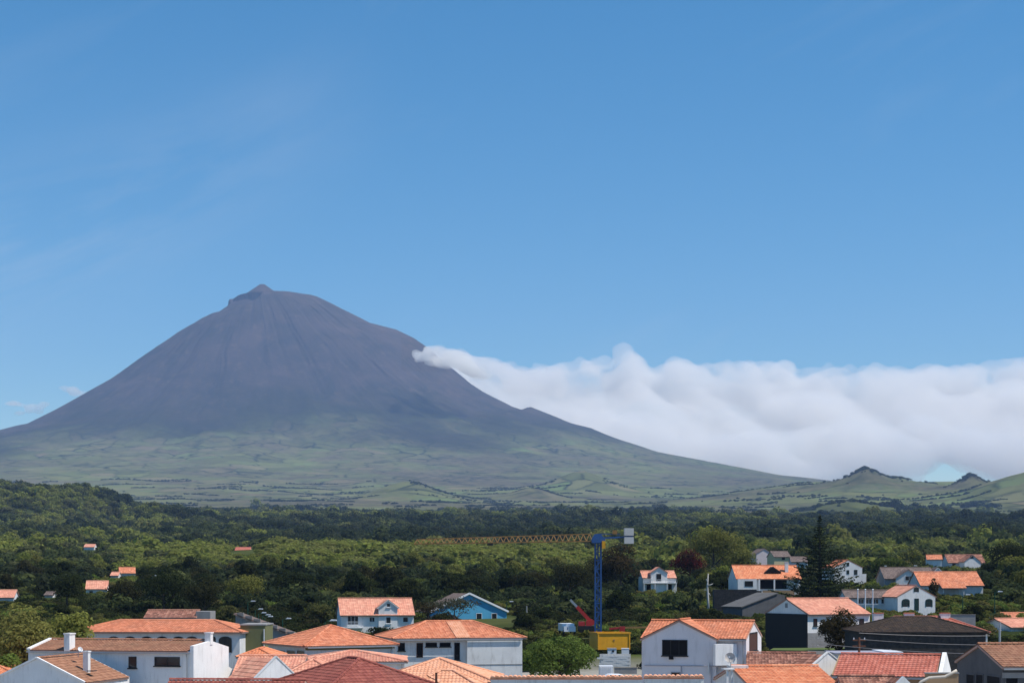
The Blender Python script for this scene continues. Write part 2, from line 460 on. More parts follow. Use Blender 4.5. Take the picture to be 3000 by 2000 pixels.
M_ground = land_mat('ground_land', False)
M_mount = land_mat('mountain_land', True)

YEND = 15650.0
def build_ground():
    az = np.concatenate([np.radians(np.arange(-180, -34, 4.0)), np.radians(np.arange(-32, 32.01, 0.125)), np.radians(np.arange(36, 180, 4.0))])
    rad = np.concatenate([[0.0], np.geomspace(12, 15600, 430)])
    A, Rr = np.meshgrid(az, rad)
    x = Rr*np.sin(A); y = Rr*np.cos(A)
    z = height(x, y)
    rs = np.hypot(x-SX, y-SY)
    z = z - 60*sstep(6250, 5950, rs)
    z = np.where(Rr > 15000, z - 0, z)
    v = np.stack([x, y, z], -1).reshape(-1, 3)
    o = mesh_obj('ground', v, grid_faces(len(rad), len(az), True), M_ground, smooth=True)
    tag(o, kind='structure')
def build_mountain():
    rad = np.concatenate([np.linspace(0, 340, 45), np.geomspace(350, 6250, 230)])
    ang = np.radians(np.arange(0, 360, 0.6))
    Rr, A = np.meshgrid(rad, ang, indexing='ij')
    x = SX + Rr*np.cos(A); y = SY + Rr*np.sin(A)
    y = np.minimum(y, YEND)
    z = height(x, y)
    v = np.stack([x, y, z], -1).reshape(-1, 3)
    f = grid_faces(len(rad), len(ang), True)
    keep = ~np.all(v[f][:, :, 1] >= YEND - 1, axis=1)
    o = mesh_obj('mountain', v, f[keep], M_mount, smooth=True)
    tag(o, 'dark volcanic cone with a small peak on its crater rim', None, kind='structure')
build_ground(); build_mountain()

# ------------------------------------------------------------------ haze (one closed box round everything on the ground)
# the box has a pocket of clear air off the mountain's right flank: the cloud wisp that drifts there lies outside the haze
PD0, PD1 = 11640.0, 12360.0
POCK = [(1176, 988, 1086), (1330, 988, 1090), (1446, 1040, 1136)]       # column, top row, bottom row
def build_haze():
    mb = MB().box(-16200, 16200, -16200, 15720, -60, 2420)
    v = []
    for D in (PD0, PD1):
        for (px, t, b_) in POCK: v += [P(px, b_, D), P(px, t, D)]
    n = len(POCK); f = []
    for k in range(n-1):
        a0, a1, a2, a3 = 2*k, 2*k+1, 2*k+3, 2*k+2; o_ = 2*n
        f += [[a0, a1, a2, a3], [o_+a3, o_+a2, o_+a1, o_+a0], [a1, o_+a1, o_+a2, a2], [a3, o_+a3, o_+a0, a0]]
    f += [[0, 2*n, 2*n+1, 1], [2*n-1, 4*n-1, 4*n-2, 2*n-2]]
    mb.add(v, f)
    m, nt, out = mat_base('haze_air')
    pv = N(nt, 'ShaderNodeVolumePrincipled', ins={'Color': (0.40, 0.60, 1.0, 1), 'Density': 3.5e-5, 'Anisotropy': 0.0})
    L(nt, pv.outputs['Volume'], out.inputs['Volume'])
    m.cycles.volume_sampling = 'DISTANCE'
    o = mb.build('haze', m)
    tag(o, kind='stuff')
build_haze()

# ------------------------------------------------------------------ cloud bank behind the mountain's right flank
def build_cloud(name, label, blobs, voxel, dens, seed, amp=1.0):
    r = np.random.default_rng(seed)
    import bmesh
    bm = bmesh.new()
    for (c, s) in blobs:
        mtx = Matrix.Translation(c) @ Matrix.Diagonal((s[0], s[1], s[2], 1))
        bmesh.ops.create_icosphere(bm, subdivisions=1, radius=1.06, matrix=mtx)
    me = bpy.data.meshes.new(name); bm.to_mesh(me); bm.free()
    o = bpy.data.objects.new(name, me); COL.objects.link(o)
    md = o.modifiers.new('union', 'REMESH'); md.mode = 'VOXEL'; md.voxel_size = voxel
    def bake():
        dg = bpy.context.evaluated_depsgraph_get(); dg.update()
        m2 = bpy.data.meshes.new_from_object(o.evaluated_get(dg)); o.data = m2; return m2
    m2 = bake()
    n = len(m2.vertices); co = np.empty(n*3, dtype=np.float64); m2.vertices.foreach_get('co', co); co = co.reshape(-1, 3)
    no = np.empty(n*3, dtype=np.float32); m2.vertices.foreach_get('normal', no); no = no.reshape(-1, 3)
    def n3(p, s): return fbm(p[:, 0]/s + p[:, 2]/s*0.71, p[:, 2]/s - p[:, 1]/s*0.63, 4, 0.55)
    co = co + no*((n3(co, 420.0)*85 + n3(co + 999, 150.0)*70)*amp)[:, None]
    m2.vertices.foreach_set('co', co.ravel()); m2.update()
    m2 = bake(); o.modifiers.clear()                  # union again: the displaced skin may have folded
    # keep the outer skin only: inner voids left by the union go
    bm = bmesh.new(); bm.from_mesh(m2); seen = set(); best = []
    for v0 in bm.verts:
        if v0.index in seen: continue
        comp = [v0]; seen.add(v0.index); i = 0
        while i < len(comp):
            for e in comp[i].link_edges:
                w = e.other_vert(comp[i])
                if w.index not in seen: seen.add(w.index); comp.append(w)
            i += 1
        if len(comp) > len(best): best = comp
    keep = set(v.index for v in best); bmesh.ops.delete(bm, geom=[v for v in bm.verts if v.index not in keep], context='VERTS')
    bm.to_mesh(m2); bm.free(); m2.update(); m2.name = name
    m, nt, out = mat_base(name + '_vapour')
    pv = N(nt, 'ShaderNodeVolumePrincipled', ins={'Color': (1.0, 0.976, 0.935, 1), 'Density': dens, 'Anisotropy': 0.0})  # white vapour tinted warm to offset the blue of haze and sky light
    L(nt, pv.outputs['Volume'], out.inputs['Volume'])
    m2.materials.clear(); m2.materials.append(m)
    tag(o, label, 'cloud')
    return o

def bank_blobs():
    top = [(1215,1045),(1300,1020),(1400,1035),(1520,1075),(1620,1075),(1740,1070),(1850,1030),(1900,1085),(1990,1060),(2100,1065),(2250,1075),(2450,1080),(2600,1090),(2720,1085),(2860,1075),(2960,1055),(3200,1050),(3600,1080),(4200,1060)]
    tx = np.array([t[0] for t in top]); ty = np.array([t[1] for t in top])
    bot = prof([(1200,1065),(1260,1120),(1340,1220),(1500,1340),(1700,1420),(2250,1470),(2480,1440),(2600,1412),(2720,1398),(2860,1404),(2960,1425),(4200,1430)])
    r = np.random.default_rng(5); out = []
    for k in range(660):
        px = r.uniform(1215, 3700)
        t = np.interp(px, tx, ty); b_ = np.interp(px, *bot)
        f = r.random(); D = 16950 + (1-f)*2300 + r.normal()*170      # the front leans back like a slope of cloud
        rad = r.uniform(120, 330)*np.interp(px, [1200, 1500, 1900], [0.35, 0.7, 1.0])
        rp = rad/D*F
        py = t + rp*0.8 + f*max(0, (b_-t) - 1.6*rp)
        out.append((P(px, py, D), (rad*r.uniform(1.2, 2.2), rad*1.2, rad*r.uniform(0.6, 0.9))))
    for k in range(110):      # thicken the thin end against the slope
        px = r.uniform(1270, 1640); q = r.random(); D = 16900 + (1-q)*2200; t = np.interp(px, tx, ty); b_ = np.interp(px, *bot); rad = r.uniform(70, 150)
        out.append((P(px, t + 25 + q*max(20, b_-t-40), D), (rad*1.5, rad, rad*0.8)))
    for k in range(90):
        px = r.uniform(1255, 1660); D = r.uniform(17600, 19200); rad = r.uniform(60, 120)
        out.append((P(px, np.interp(px, tx, ty) + rad/D*F*0.75 + r.random()*14, D), (rad*1.6, rad, rad*0.75)))
    for k in range(420):      # broken puffs over the front
        px = r.uniform(1330, 3300); f = r.random(); t = np.interp(px, tx, ty); b_ = np.interp(px, *bot); rad = r.uniform(45, 100); D = 16950 + (1-f)*2300 - r.uniform(120, 300)
        out.append((P(px, t + 20 + f*max(0, b_-t-40), D), (rad*r.uniform(1.2, 2.6), rad, rad*r.uniform(0.5, 0.8))))
    for k in range(380):      # small puffs along the upper edge
        px = r.uniform(1215, 3700); D = r.uniform(18500, 19500); t = np.interp(px, tx, ty)
        rad = r.uniform(38, 120)*np.interp(px, [1200, 1500, 1900], [0.8, 0.9, 1.0])
        py = t + r.normal()*9 + rad/D*F*0.5
        out.append((P(px, py, D), (rad*r.uniform(1.0, 1.8), rad, rad*r.uniform(0.6, 1.0))))
    return out
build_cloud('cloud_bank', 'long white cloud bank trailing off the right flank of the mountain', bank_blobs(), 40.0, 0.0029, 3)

def wisp_blobs():
    r = np.random.default_rng(15); out = []
    up = prof([(1200,1032),(1225,1020),(1260,1010),(1300,1012),(1340,1028),(1380,1060),(1425,1092)]); lo = prof([(1200,1042),(1222,1066),(1300,1074),(1335,1080),(1376,1108),(1425,1122)])
    for k in range(90):
        px = r.uniform(1208, 1424); t, b_ = np.interp(px, *up), np.interp(px, *lo); rad = r.uniform(24, 62)*np.interp(px, [1200, 1240, 1320], [0.32, 0.7, 1.0])
        D = r.uniform(PD0+140, PD1-140); rp = rad/D*F*0.8; py = np.clip(t + r.random()*(b_-t), t+rp*0.7, max(t+rp*0.7, b_-rp*0.8))
        out.append((P(px, py, D), (rad*r.uniform(1.1, 1.7), rad, rad*r.uniform(0.6, 0.9))))
    return out
build_cloud('cloud_wisp', 'white tip of the cloud curling in front of the mountain flank', wisp_blobs(), 18.0, 0.011, 4, 0.34)

def puff_blobs(px, py, w, h, seed):
    r = np.random.default_rng(seed); out = []
    for k in range(14):
        q = r.normal()*0.4; rad = r.uniform(24, 48); out.append((P(px + q*w, py + q*h*0.3 + r.normal()*h*0.3, 17200 + r.uniform(-60, 60)), (rad*1.7, rad, rad*0.7)))
    return out
build_cloud('small_cloud', 'larger of two faint cloud puffs left of the mountain', puff_blobs(88, 1197, 70, 26, 8), 14.0, 0.0085, 6, 0.16)
build_cloud('small_cloud', 'smaller faint cloud puff close to the left slope of the mountain', puff_blobs(222, 1148, 46, 18, 9), 12.0, 0.0065, 7, 0.12)
# ------------------------------------------------------------------ building kit
WHITE = surf('white_plaster', (0.81, 0.795, 0.77), 0.9, 0.08, 0.5, streak=0.5)
WHITE2 = surf('white_plaster_aged', (0.70, 0.70, 0.68), 0.9, 0.09, 0.7, streak=0.75)
LILAC = surf('lilac_white_plaster', (0.73, 0.69, 0.69), 0.9, 0.07, 0.5, streak=0.4)
CONC = surf('grey_cement', (0.30, 0.29, 0.28), 0.95, 0.12, 0.8, streak=0.5, bump=0.3)
DARKC = surf('dark_cement_render', (0.115, 0.115, 0.118), 0.95, 0.15, 0.7, streak=0.4, bump=0.3)
OLIVE = surf('olive_render', (0.165, 0.165, 0.075), 0.9, 0.08, 0.6, streak=0.25)
BLUE = surf('blue_plaster', (0.085, 0.345, 0.53), 0.85, 0.08, 0.7, streak=0.2)
CREAM = surf('cream_plaster', (0.62, 0.52, 0.30), 0.9, 0.06, 0.7, streak=0.2)
PINKW = surf('pale_pink_plaster', (0.66, 0.56, 0.54), 0.9, 0.06, 0.7, streak=0.2)
BASALT = surf('basalt_stone', (0.030, 0.028, 0.027), 0.95, 0.0, 2.0, col2=(0.062, 0.056, 0.052), bump=0.6, bscale=3.0)
BLACKP = surf('black_panelling', (0.014, 0.015, 0.016), 0.7, 0.1, 0.5)
TANW = surf('tan_render', (0.40, 0.26, 0.15), 0.9, 0.12, 0.8, streak=0.5)
FASC = surf('eaves_board', (0.46, 0.30, 0.24), 0.9, 0.1, 1.2)
FRAMEW = surf('white_joinery', (0.75, 0.75, 0.74), 0.5, 0.04, 2.0)
FRAMED = surf('dark_joinery', (0.022, 0.024, 0.024), 0.5, 0.1, 2.0)
FRAMEG = surf('green_joinery', (0.012, 0.040, 0.038), 0.5, 0.1, 2.0)
BROWNJ = surf('brown_joinery', (0.085, 0.035, 0.02), 0.6, 0.1, 2.0)
GLASS = surf('window_glass', (0.018, 0.022, 0.026), 0.12, 0.2, 0.5, spec=0.5)
DARKIN = surf('dark_interior', (0.010, 0.009, 0.010), 0.9, 0.1, 1.0)
STEEL = surf('galvanised_steel', (0.42, 0.43, 0.44), 0.45, 0.1, 3.0, metal=0.6)
WPAINT = surf('white_paint_metal', (0.74, 0.75, 0.77), 0.4, 0.05, 2.0, spec=0.4)
GREYM = surf('grey_weathered_roofing', (0.24, 0.225, 0.215), 0.9, 0.0, 0.6, col2=(0.15, 0.13, 0.12), bump=0.4)
T_OR = tile_mat('orange_clay_tile', [(0.493, 0.167, 0.088), (0.582, 0.205, 0.103), (0.694, 0.279, 0.157)], dirt_amt=0.45)
T_OR2 = tile_mat('bright_orange_clay_tile', [(0.562, 0.184, 0.090), (0.648, 0.226, 0.107), (0.713, 0.297, 0.156)], dirt_amt=0.28)
T_PK = tile_mat('pink_clay_tile', [(0.572, 0.244, 0.167), (0.638, 0.280, 0.186), (0.726, 0.366, 0.247)], dirt_amt=0.32)
T_PEACH = tile_mat('peach_clay_tile', [(0.636, 0.292, 0.167), (0.700, 0.346, 0.205), (0.740, 0.389, 0.248)], dirt_amt=0.15)
T_TAN = tile_mat('weathered_tan_tile', [(0.25, 0.115, 0.068), (0.31, 0.15, 0.09), (0.37, 0.185, 0.11)], dirt=(0.12, 0.09, 0.055), dirt_amt=0.55)
T_RED = tile_mat('dark_red_tile', [(0.213, 0.060, 0.046), (0.263, 0.076, 0.057), (0.314, 0.098, 0.071)], dirt_amt=0.3)
T_RED2 = tile_mat('red_clay_tile', [(0.396, 0.112, 0.075), (0.462, 0.144, 0.098), (0.517, 0.181, 0.130)], dirt_amt=0.25)
T_BRN = tile_mat('old_brown_tile', [(0.17, 0.075, 0.052), (0.29, 0.125, 0.085), (0.42, 0.21, 0.145)], dirt=(0.09, 0.06, 0.045), dirt_amt=0.5)
T_DRK = tile_mat('blackened_brown_tile', [(0.034, 0.024, 0.018), (0.050, 0.034, 0.024), (0.070, 0.046, 0.030)], dirt=(0.022, 0.022, 0.018), dirt_amt=0.6)
T_GRY = tile_mat('grey_brown_tile', [(0.12, 0.09, 0.08), (0.16, 0.12, 0.105), (0.20, 0.15, 0.13)], dirt_amt=0.4)

GUARD = []            # screen rectangles of things that trees must not cover: (px0, px1, py0, py1, D)
FOOT = []             # footprints (x, y, radius) where no tree may stand

class Roof:
    """tiled roof planes (each tile course a real step, each row of tiles a real wave) on a solid deck"""
    def __init__(s, pitch=0.27, course=0.40, ns=4, amp=0.04):
        s.v = []; s.f = []; s.uv = []; s.m = []; s.n = 0; s.p = pitch; s.c = course; s.ns = ns; s.amp = amp
    def _add(s, v, f, uv, mi):
        s.v.append(v); s.f += [[int(i)+s.n for i in q] for q in f]; s.uv.append(uv); s.m += [mi]*len(f); s.n += len(v)
    def plane(s, A, B, C, D, deck=0.14):
        A, B, C, D = (np.array(q, float) for q in (A, B, C, D))
        Lh = np.linalg.norm(B-A); e = (B-A)/Lh
        up = D-A; up = up-e*up.dot(e); T = np.linalg.norm(up); up = up/T
        n = np.cross(e, up)
        sD = (D-A).dot(e); sC = (C-A).dot(e)
        k = max(2, int(round(Lh/s.p))); pw = Lh/k
        S = np.linspace(0, Lh, k*s.ns+1)
        lim = np.full_like(S, T)
        if sD > 1e-4: lim = np.minimum(lim, T*S/sD)
        if Lh-sC > 1e-4: lim = np.minimum(lim, T*(Lh-S)/(Lh-sC))
        lim = np.maximum(lim, 0)
        nc = max(1, int(round(T/s.c))); cw = T/nc
        ph = S/pw
        wave = s.amp*(np.abs(np.cos(np.pi*ph))**1.5)
        rows = []; uvs = []
        for j in range(nc):
            for (t, lift, vv) in ((j*cw, 0.024, j+0.03), ((j+1)*cw, 0.0, j+0.97)):
                tt = np.minimum(t, lim)
                pts = A + e*S[:, None] + up*tt[:, None] + n*(wave+lift+0.01)[:, None]
                rows.append(pts); uvs.append(np.stack([ph, np.full_like(ph, vv)], -1))
        V = np.concatenate(rows); U = np.concatenate(uvs)
        # keep u inside its own tile
        nS = len(S); F_ = []
        for r in range(len(rows)-1):
            a = np.arange(nS-1)+r*nS
            q = np.stack([a, a+1, a+1+nS, a+nS], -1)
            t0 = np.minimum((r//2 + (r % 2))*cw, lim)
            if r % 2 == 0:
                ok = (lim[:-1] > (r//2)*cw+1e-4) | (lim[1:] > (r//2)*cw+1e-4)
            else:
                ok = (lim[:-1] > (r//2+1)*cw+1e-4) | (lim[1:] > (r//2+1)*cw+1e-4)
            F_.append(q[ok])
        s._add(V, np.concatenate(F_), U, 0)
        top = [A, B, C, D] if abs(sC-sD) > 1e-3 else [A, B, (C+D)/2]
        q = np.array(top); lo = q - n*deck
        m = len(top); hi = q - n*0.004
        Vd = np.concatenate([hi, lo]); fd = [list(range(m)), list(range(2*m-1, m-1, -1))]
        for i in range(m):
            j = (i+1) % m; fd.append([i, i+m, j+m, j])
        s._add(Vd, fd, np.zeros((2*m, 2)), 1)
    def build(s, name, mats, parent):
        return mesh_obj(name, np.concatenate(s.v), s.f, mats, parent, False, s.m, np.concatenate(s.uv))

def cap_mesh(length, r=0.13):
    mb = MB(); n = 6; v = []
    for (y, k) in ((0, 1.12), (length*1.06, 0.95)):
        for i in range(n+1):
            a = math.pi*i/n
            v.append((math.cos(a)*r*k, y, math.sin(a)*r*k*0.85 - 0.02))
    f = [[i, i+1, i+n+2, i+n+1] for i in range(n)] + [list(range(n, -1, -1)), list(range(n+1, 2*n+2))]
    return mb.add(v, f)
_capc = {}
def ridge_caps(roof, a, b, mat, single, seg=0.42):
    """curved cap tiles along a ridge or hip: one object per tile when near, one part when far"""
    a = Vector(a); b = Vector(b); Ln = (b-a).length
    n = max(1, int(round(Ln/seg))); st = Ln/n; d = (b-a).normalized()
    M = d.to_track_quat('Y', 'Z').to_matrix().to_4x4()
    if single:
        key = (mat.name, round(st, 2))
        if key not in _capc:
            cm_ = cap_mesh(st); me = bpy.data.meshes.new('ridge_tile'); me.from_pydata(cm_.v, [], cm_.f); me.materials.append(mat)
            uvl = me.uv_layers.new(name='UVMap'); _capc[key] = me
        for i in range(n):
            o = bpy.data.objects.new('ridge_tile', _capc[key]); COL.objects.link(o); o.parent = roof
            o.matrix_local = Matrix.Translation(a + d*(st*i) + Vector((0, 0, 0.05))) @ M
    else:
        mb = MB()
        for i in range(n):
            c = cap_mesh(st)
            mt = Matrix.Translation(a + d*(st*i) + Vector((0, 0, 0.05))) @ M
            mb.add([mt @ Vector(q) for q in c.v], c.f)
        o = mb.build('ridge', mat, roof)
        o.data.uv_layers.new(name='UVMap')

def facef(face, w, d):
    """maps (along, out, z) of a wall to local coordinates"""
    if face == 'front': return lambda a, o, z: (a, -o, z)
    if face == 'right': return lambda a, o, z: (w+o, a, z)
    if face == 'left': return lambda a, o, z: (-o, d-a, z)
    if face == 'back': return lambda a, o, z: (w-a, d+o, z)
def boxf(mb, fn, a0, a1, o0, o1, z0, z1, mi=0):
    v = [fn(a0,o0,z0), fn(a1,o0,z0), fn(a1,o1,z0), fn(a0,o1,z0), fn(a0,o0,z1), fn(a1,o0,z1), fn(a1,o1,z1), fn(a0,o1,z1)]
    mb.add(v, [[0,1,2,3],[7,6,5,4],[0,4,5,1],[1,5,6,2],[2,6,7,3],[3,7,4,0]], mi)

class House:
    def __init__(s, name, label, pl, pr, D, alpha, depth, base=None, cat='house', group=None, lift=0.0):
        s.al = math.radians(alpha); ca, sa = math.cos(s.al), math.sin(s.al)
        xl = X(pl, D); ur = (pr-1500)/F
        s.w = (ur*D - xl)/(ca + ur*sa)
        s.d = depth; s.D = D; s.ox, s.oy = xl, D
        if base is None:
            cx, cy = xl + s.w/2*ca + depth/2*sa, D - s.w/2*sa + depth/2*ca
            base = min(H(xl, D), H(xl+s.w*ca, D-s.w*sa), H(cx, cy), H(xl+depth*sa, D+depth*ca)) - 0.4
        s.z0 = base + lift
        s.root = empty(name, (xl, D, s.z0), -s.al, label, cat, group)
        s.ca, s.sa = ca, sa
        cx, cy = xl + s.w/2*ca + depth/2*sa, D - s.w/2*sa + depth/2*ca
        FOOT.append((cx, cy, max(s.w, depth)*0.62 + 1.0))
    def dist(s, a, b): return s.oy - a*s.sa + b*s.ca           # camera distance of local (a, b)
    def wx(s, a, b): return s.ox + a*s.ca + b*s.sa
    def lz(s, py, a=0.0, b=0.0): return Z(py, s.dist(a, b)) - s.z0
    def la(s, px, b=0.0):
        """local x on the front plane (depth b) seen at column px"""
        u = (px-1500)/F; x0 = s.ox + b*s.sa; y0 = s.oy + b*s.ca
        return (u*y0 - x0)/(s.ca + u*s.sa)
    def lb(s, px, a=None):
        """local y on the end wall a seen at column px"""
        a = s.w if a is None else a
        u = (px-1500)/F; x0 = s.ox + a*s.ca; y0 = s.oy - a*s.sa
        return (u*y0 - x0)/(s.sa - u*s.ca)
    def guard(s, px0, px1, py0, py1): GUARD.append((px0, px1, py0, py1, s.D)); return s

    def body(s, kind, he, hr, mat, heb=None, name='wall', x0=0.0, x1=None, y0=0.0, y1=None, zb=0.0):
        x1 = s.w if x1 is None else x1; y1 = s.d if y1 is None else y1
        heb = he if heb is None else heb
        mb = MB()
        if kind == 'gx': mb.prismx([(y0, zb), (y1, zb), (y1, heb), ((y0+y1)/2, hr), (y0, he)], x0, x1)
        elif kind == 'gy': mb.prism([(x0, zb), (x1, zb), (x1, heb), ((x0+x1)/2, hr), (x0, he)], y0, y1)
        else: mb.box(x0, x1, y0, y1, zb, he)
        return mb.build(name, mat, s.root)
    def roof(s, kind, he, hr, mat, over=0.4, x0=0.0, x1=None, y0=0.0, y1=None, heb=None, verge=0.2, caps=True, name='roof', inset=None, pitch=None, fasc=None, hipl=True, hipr=True):
        x1 = s.w if x1 is None else x1; y1 = s.d if y1 is None else y1
        near = s.D < 178
        ns = 4 if s.D < 180 else (3 if s.D < 320 else 2)
        pt = pitch or (0.27 if s.D < 240 else (0.36 if s.D < 400 else 0.6))
        R_ = Roof(pt, 0.40 if s.D < 240 else 0.55, ns, 0.038)
        lines = []
        if kind == 'gx':
            ym = (y0+y1)/2; heb = he if heb is None else heb
            sl = (hr-he)/(ym-y0); sl2 = (hr-heb)/(y1-ym)
            xa, xb = x0-verge, x1+verge
            ef = (y0-over, he-sl*over+0.02); eb = (y1+over, heb-sl2*over+0.02); hz = hr+0.02
            R_.plane((xa, ef[0], ef[1]), (xb, ef[0], ef[1]), (xb, ym, hz), (xa, ym, hz))
            R_.plane((xb, eb[0], eb[1]), (xa, eb[0], eb[1]), (xa, ym, hz), (xb, ym, hz))
            lines = [((xa, ym, hz+0.03), (xb, ym, hz+0.03))]
        elif kind == 'gy':
            xm = (x0+x1)/2; heb = he if heb is None else heb
            sl = (hr-he)/(xm-x0); sl2 = (hr-heb)/(x1-xm)
            ya, yb = y0-verge, y1+verge; hz = hr+0.02
            R_.plane((x0-over, yb, he-sl*over+0.02), (x0-over, ya, he-sl*over+0.02), (xm, ya, hz), (xm, yb, hz))
            R_.plane((x1+over, ya, heb-sl2*over+0.02), (x1+over, yb, heb-sl2*over+0.02), (xm, yb, hz), (xm, ya, hz))
            lines = [((xm, ya, hz+0.03), (xm, yb, hz+0.03))]
        elif kind == 'hip':
            W, Dp = x1-x0, y1-y0
            ins = min(W, Dp)/2 if inset is None else inset
            xa, xb, ya, yb = x0-over, x1+over, y0-over, y1+over
            sl = (hr-he)/((Dp)/2) if W >= Dp else (hr-he)/(W/2)
            ze = he - sl*over + 0.02; hz = hr+0.02
            if W >= Dp:
                ym = (y0+y1)/2
                rl = (x0+ins if hipl else xa, ym, hz); rr = (x1-ins if hipr else xb, ym, hz)
                if (rr[0]-rl[0]) < 0.05: rl = rr = ((x0+x1)/2, ym, hz)
            else:
                xm = (x0+x1)/2; rl = (xm, y0+ins, hz); rr = (xm, y1-ins, hz)
            c = [(xa, ya, ze), (xb, ya, ze), (xb, yb, ze), (xa, yb, ze)]
            if W >= Dp:
                R_.plane(c[0], c[1], rr, rl); R_.plane(c[2], c[3], rl, rr)
                if hipr: R_.plane(c[1], c[2], rr, rr)
                if hipl: R_.plane(c[3], c[0], rl, rl)
                lines = [(rl, rr)] if rl != rr else []
                if hipl: lines += [(c[0], rl), (c[3], rl)]
                if hipr: lines += [(c[1], rr), (c[2], rr)]
            else:
                R_.plane(c[0], c[1], rl, rl); R_.plane(c[2], c[3], rr, rr)
                R_.plane(c[1], c[2], rr, rl); R_.plane(c[3], c[0], rl, rr)
                lines = [(rl, rr), (c[0], rl), (c[1], rl), (c[2], rr), (c[3], rr)]
        elif kind == 'shed_r':      # falls towards +x
            R_.plane((x1+over, y0-verge, heb), (x1+over, y1+verge, heb), (x0-over, y1+verge, he), (x0-over, y0-verge, he))
        elif kind == 'shed_f':      # falls towards the front
            R_.plane((x0-verge, y0-over, he), (x1+verge, y0-over, he), (x1+verge, y1, hr), (x0-verge, y1, hr))
        ro = R_.build(name, [mat, fasc or FASC], s.root)
        if near and kind in ('gx', 'hip') and over > 0.1 and fasc is None:
            ze_ = he - (hr-he)/max(0.1, (y1-y0)/2)*over
            gm = MB().box(x0-0.05, x1+0.05, y0-over-0.13, y0-over-0.01, ze_-0.16, ze_-0.05)
            g_ = gm.build('gutter', STEEL, ro)
            MB().tube([(x1-0.25, y0-over-0.06, ze_-0.16), (x1-0.25, y0-0.07, ze_-0.5), (x1-0.25, y0-0.07, ze_-3.5)], 0.045, 6).build('downpipe', STEEL, ro)
        if caps:
            for a, b in lines:
                if near:
                    vis = True
                    # the far side of the roof never shows: its caps stay one part
                    ridge_caps(ro, a, b, mat, max(a[1], b[1]) <= (y0+y1)/2 + max(0.2, (y1-y0)*0.5 if (x1-x0) < (y1-y0) else 0.2))
                else: ridge_caps(ro, a, b, mat, False, 0.6)
        return ro
    def window(s, face, a0, a1, z0, z1, frame=FRAMEW, glass=GLASS, name='window', fw=0.07, mull=0, arch=False, sill=False, out=0.05, trans=False, label=None, o0=0.0):
        fn0 = facef(face, s.w, s.d); mb = MB()
        fn = lambda a, o, z: fn0(a, o+o0, z)
        if arch:
            cx, rw = (a0+a1)/2, (a1-a0)/2; zs = z1-rw*0.55; n = 8
            pts = [(cx - rw*math.cos(math.pi*i/n), zs + rw*0.55*math.sin(math.pi*i/n)) for i in range(n+1)]
            ring = [(a0, z0)] + pts + [(a1, z0)]
            inn = [(cx + (x-cx)*(1-fw/rw), z0 + (z-z0)*(1-fw/(z1-z0)) + 0.0) for x, z in ring]
            m = len(ring)
            v = [fn(x, 0.0, z) for x, z in ring] + [fn(x, out, z) for x, z in ring] + [fn(x, out, z) for x, z in inn] + [fn(x, 0.0, z) for x, z in inn]
            f = []
            for i in range(m-1):
                f += [[i, i+1, m+i+1, m+i], [m+i, m+i+1, 2*m+i+1, 2*m+i], [2*m+i, 2*m+i+1, 3*m+i+1, 3*m+i]]
            mb.add(v, f)
        else:
            boxf(mb, fn, a0, a1, 0, out, z1-fw, z1); boxf(mb, fn, a0, a1, 0, out, z0, z0+fw)
            boxf(mb, fn, a0, a0+fw, 0, out-0.003, z0+fw, z1-fw); boxf(mb, fn, a1-fw, a1, 0, out-0.003, z0+fw, z1-fw)
        for k in range(mull):
            c = a0 + (a1-a0)*(k+1)/(mull+1)
            boxf(mb, fn, c-fw*0.4, c+fw*0.4, 0, out-0.008, z0+fw, z1-fw)
        if trans: boxf(mb, fn, a0+fw, a1-fw, 0, out-0.012, (z0+z1)/2-fw*0.4, (z0+z1)/2+fw*0.4)
        if (sill or s.D < 320) and not arch and name == 'window' and (a1-a0) > 0.4: boxf(mb, fn, a0-0.08, a1+0.08, 0, out+0.08, z0-0.09, z0-0.003)
        o = mb.build(name, frame, s.root)
        if label: o['label'] = label
        pb = MB()
        if arch:
            m = len(inn); pb.add([fn(x, 0.012, z) for x, z in inn], [list(range(m))])
        else: boxf(pb, fn, a0+fw*0.9, a1-fw*0.9, -0.05, 0.012, z0+fw*0.9, z1-fw*0.9)
        pb.build('pane' if name != 'door' else 'door_leaf', glass, o)
        return o
    def win_px(s, px0, px1, py0, py1, **k):
        a0, a1 = s.la(px0), s.la(px1); m = (a0+a1)/2
        return s.window('front', a0, a1, s.lz(py1, m), s.lz(py0, m), **k)
    def win_left(s, px0, px1, py0, py1, **k):
        b1, b0 = s.lb(px0, 0.0), s.lb(px1, 0.0); m = (b0+b1)/2
        return s.window('left', s.d-b1, s.d-b0, s.lz(py1, 0, m), s.lz(py0, 0, m), **k)
    def win_right(s, px0, px1, py0, py1, **k):
        b0, b1 = s.lb(px0), s.lb(px1); m = (b0+b1)/2
        return s.window('right', b0, b1, s.lz(py1, s.w, m), s.lz(py0, s.w, m), **k)
    def part(s, name, mat, *boxes, parent=None):
        mb = MB()
        for b in boxes: mb.box(*b)
        return mb.build(name, mat, parent or s.root)
    def chimney(s, x, y, wx_, wy, z0, z1, mat=WHITE, cap=None, capmat=None):
        mb = MB().box(x-wx_/2, x+wx_/2, y-wy/2, y+wy/2, z0, z1)
        o = mb.build('chimney', mat, s.root)
        MB().box(x-wx_/2-0.05, x+wx_/2+0.05, y-wy/2-0.05, y+wy/2+0.05, z1+0.003, z1+0.10).build('chimney_cap', capmat or mat, o)
        return o
    def coping(s, pts, mat=WHITE, w=0.28, h=0.12, name='coping'):
        mb = MB()
        for a, b in zip(pts[:-1], pts[1:]): mb.bar(a, b, w, h)
        return mb.build(name, mat, s.root)
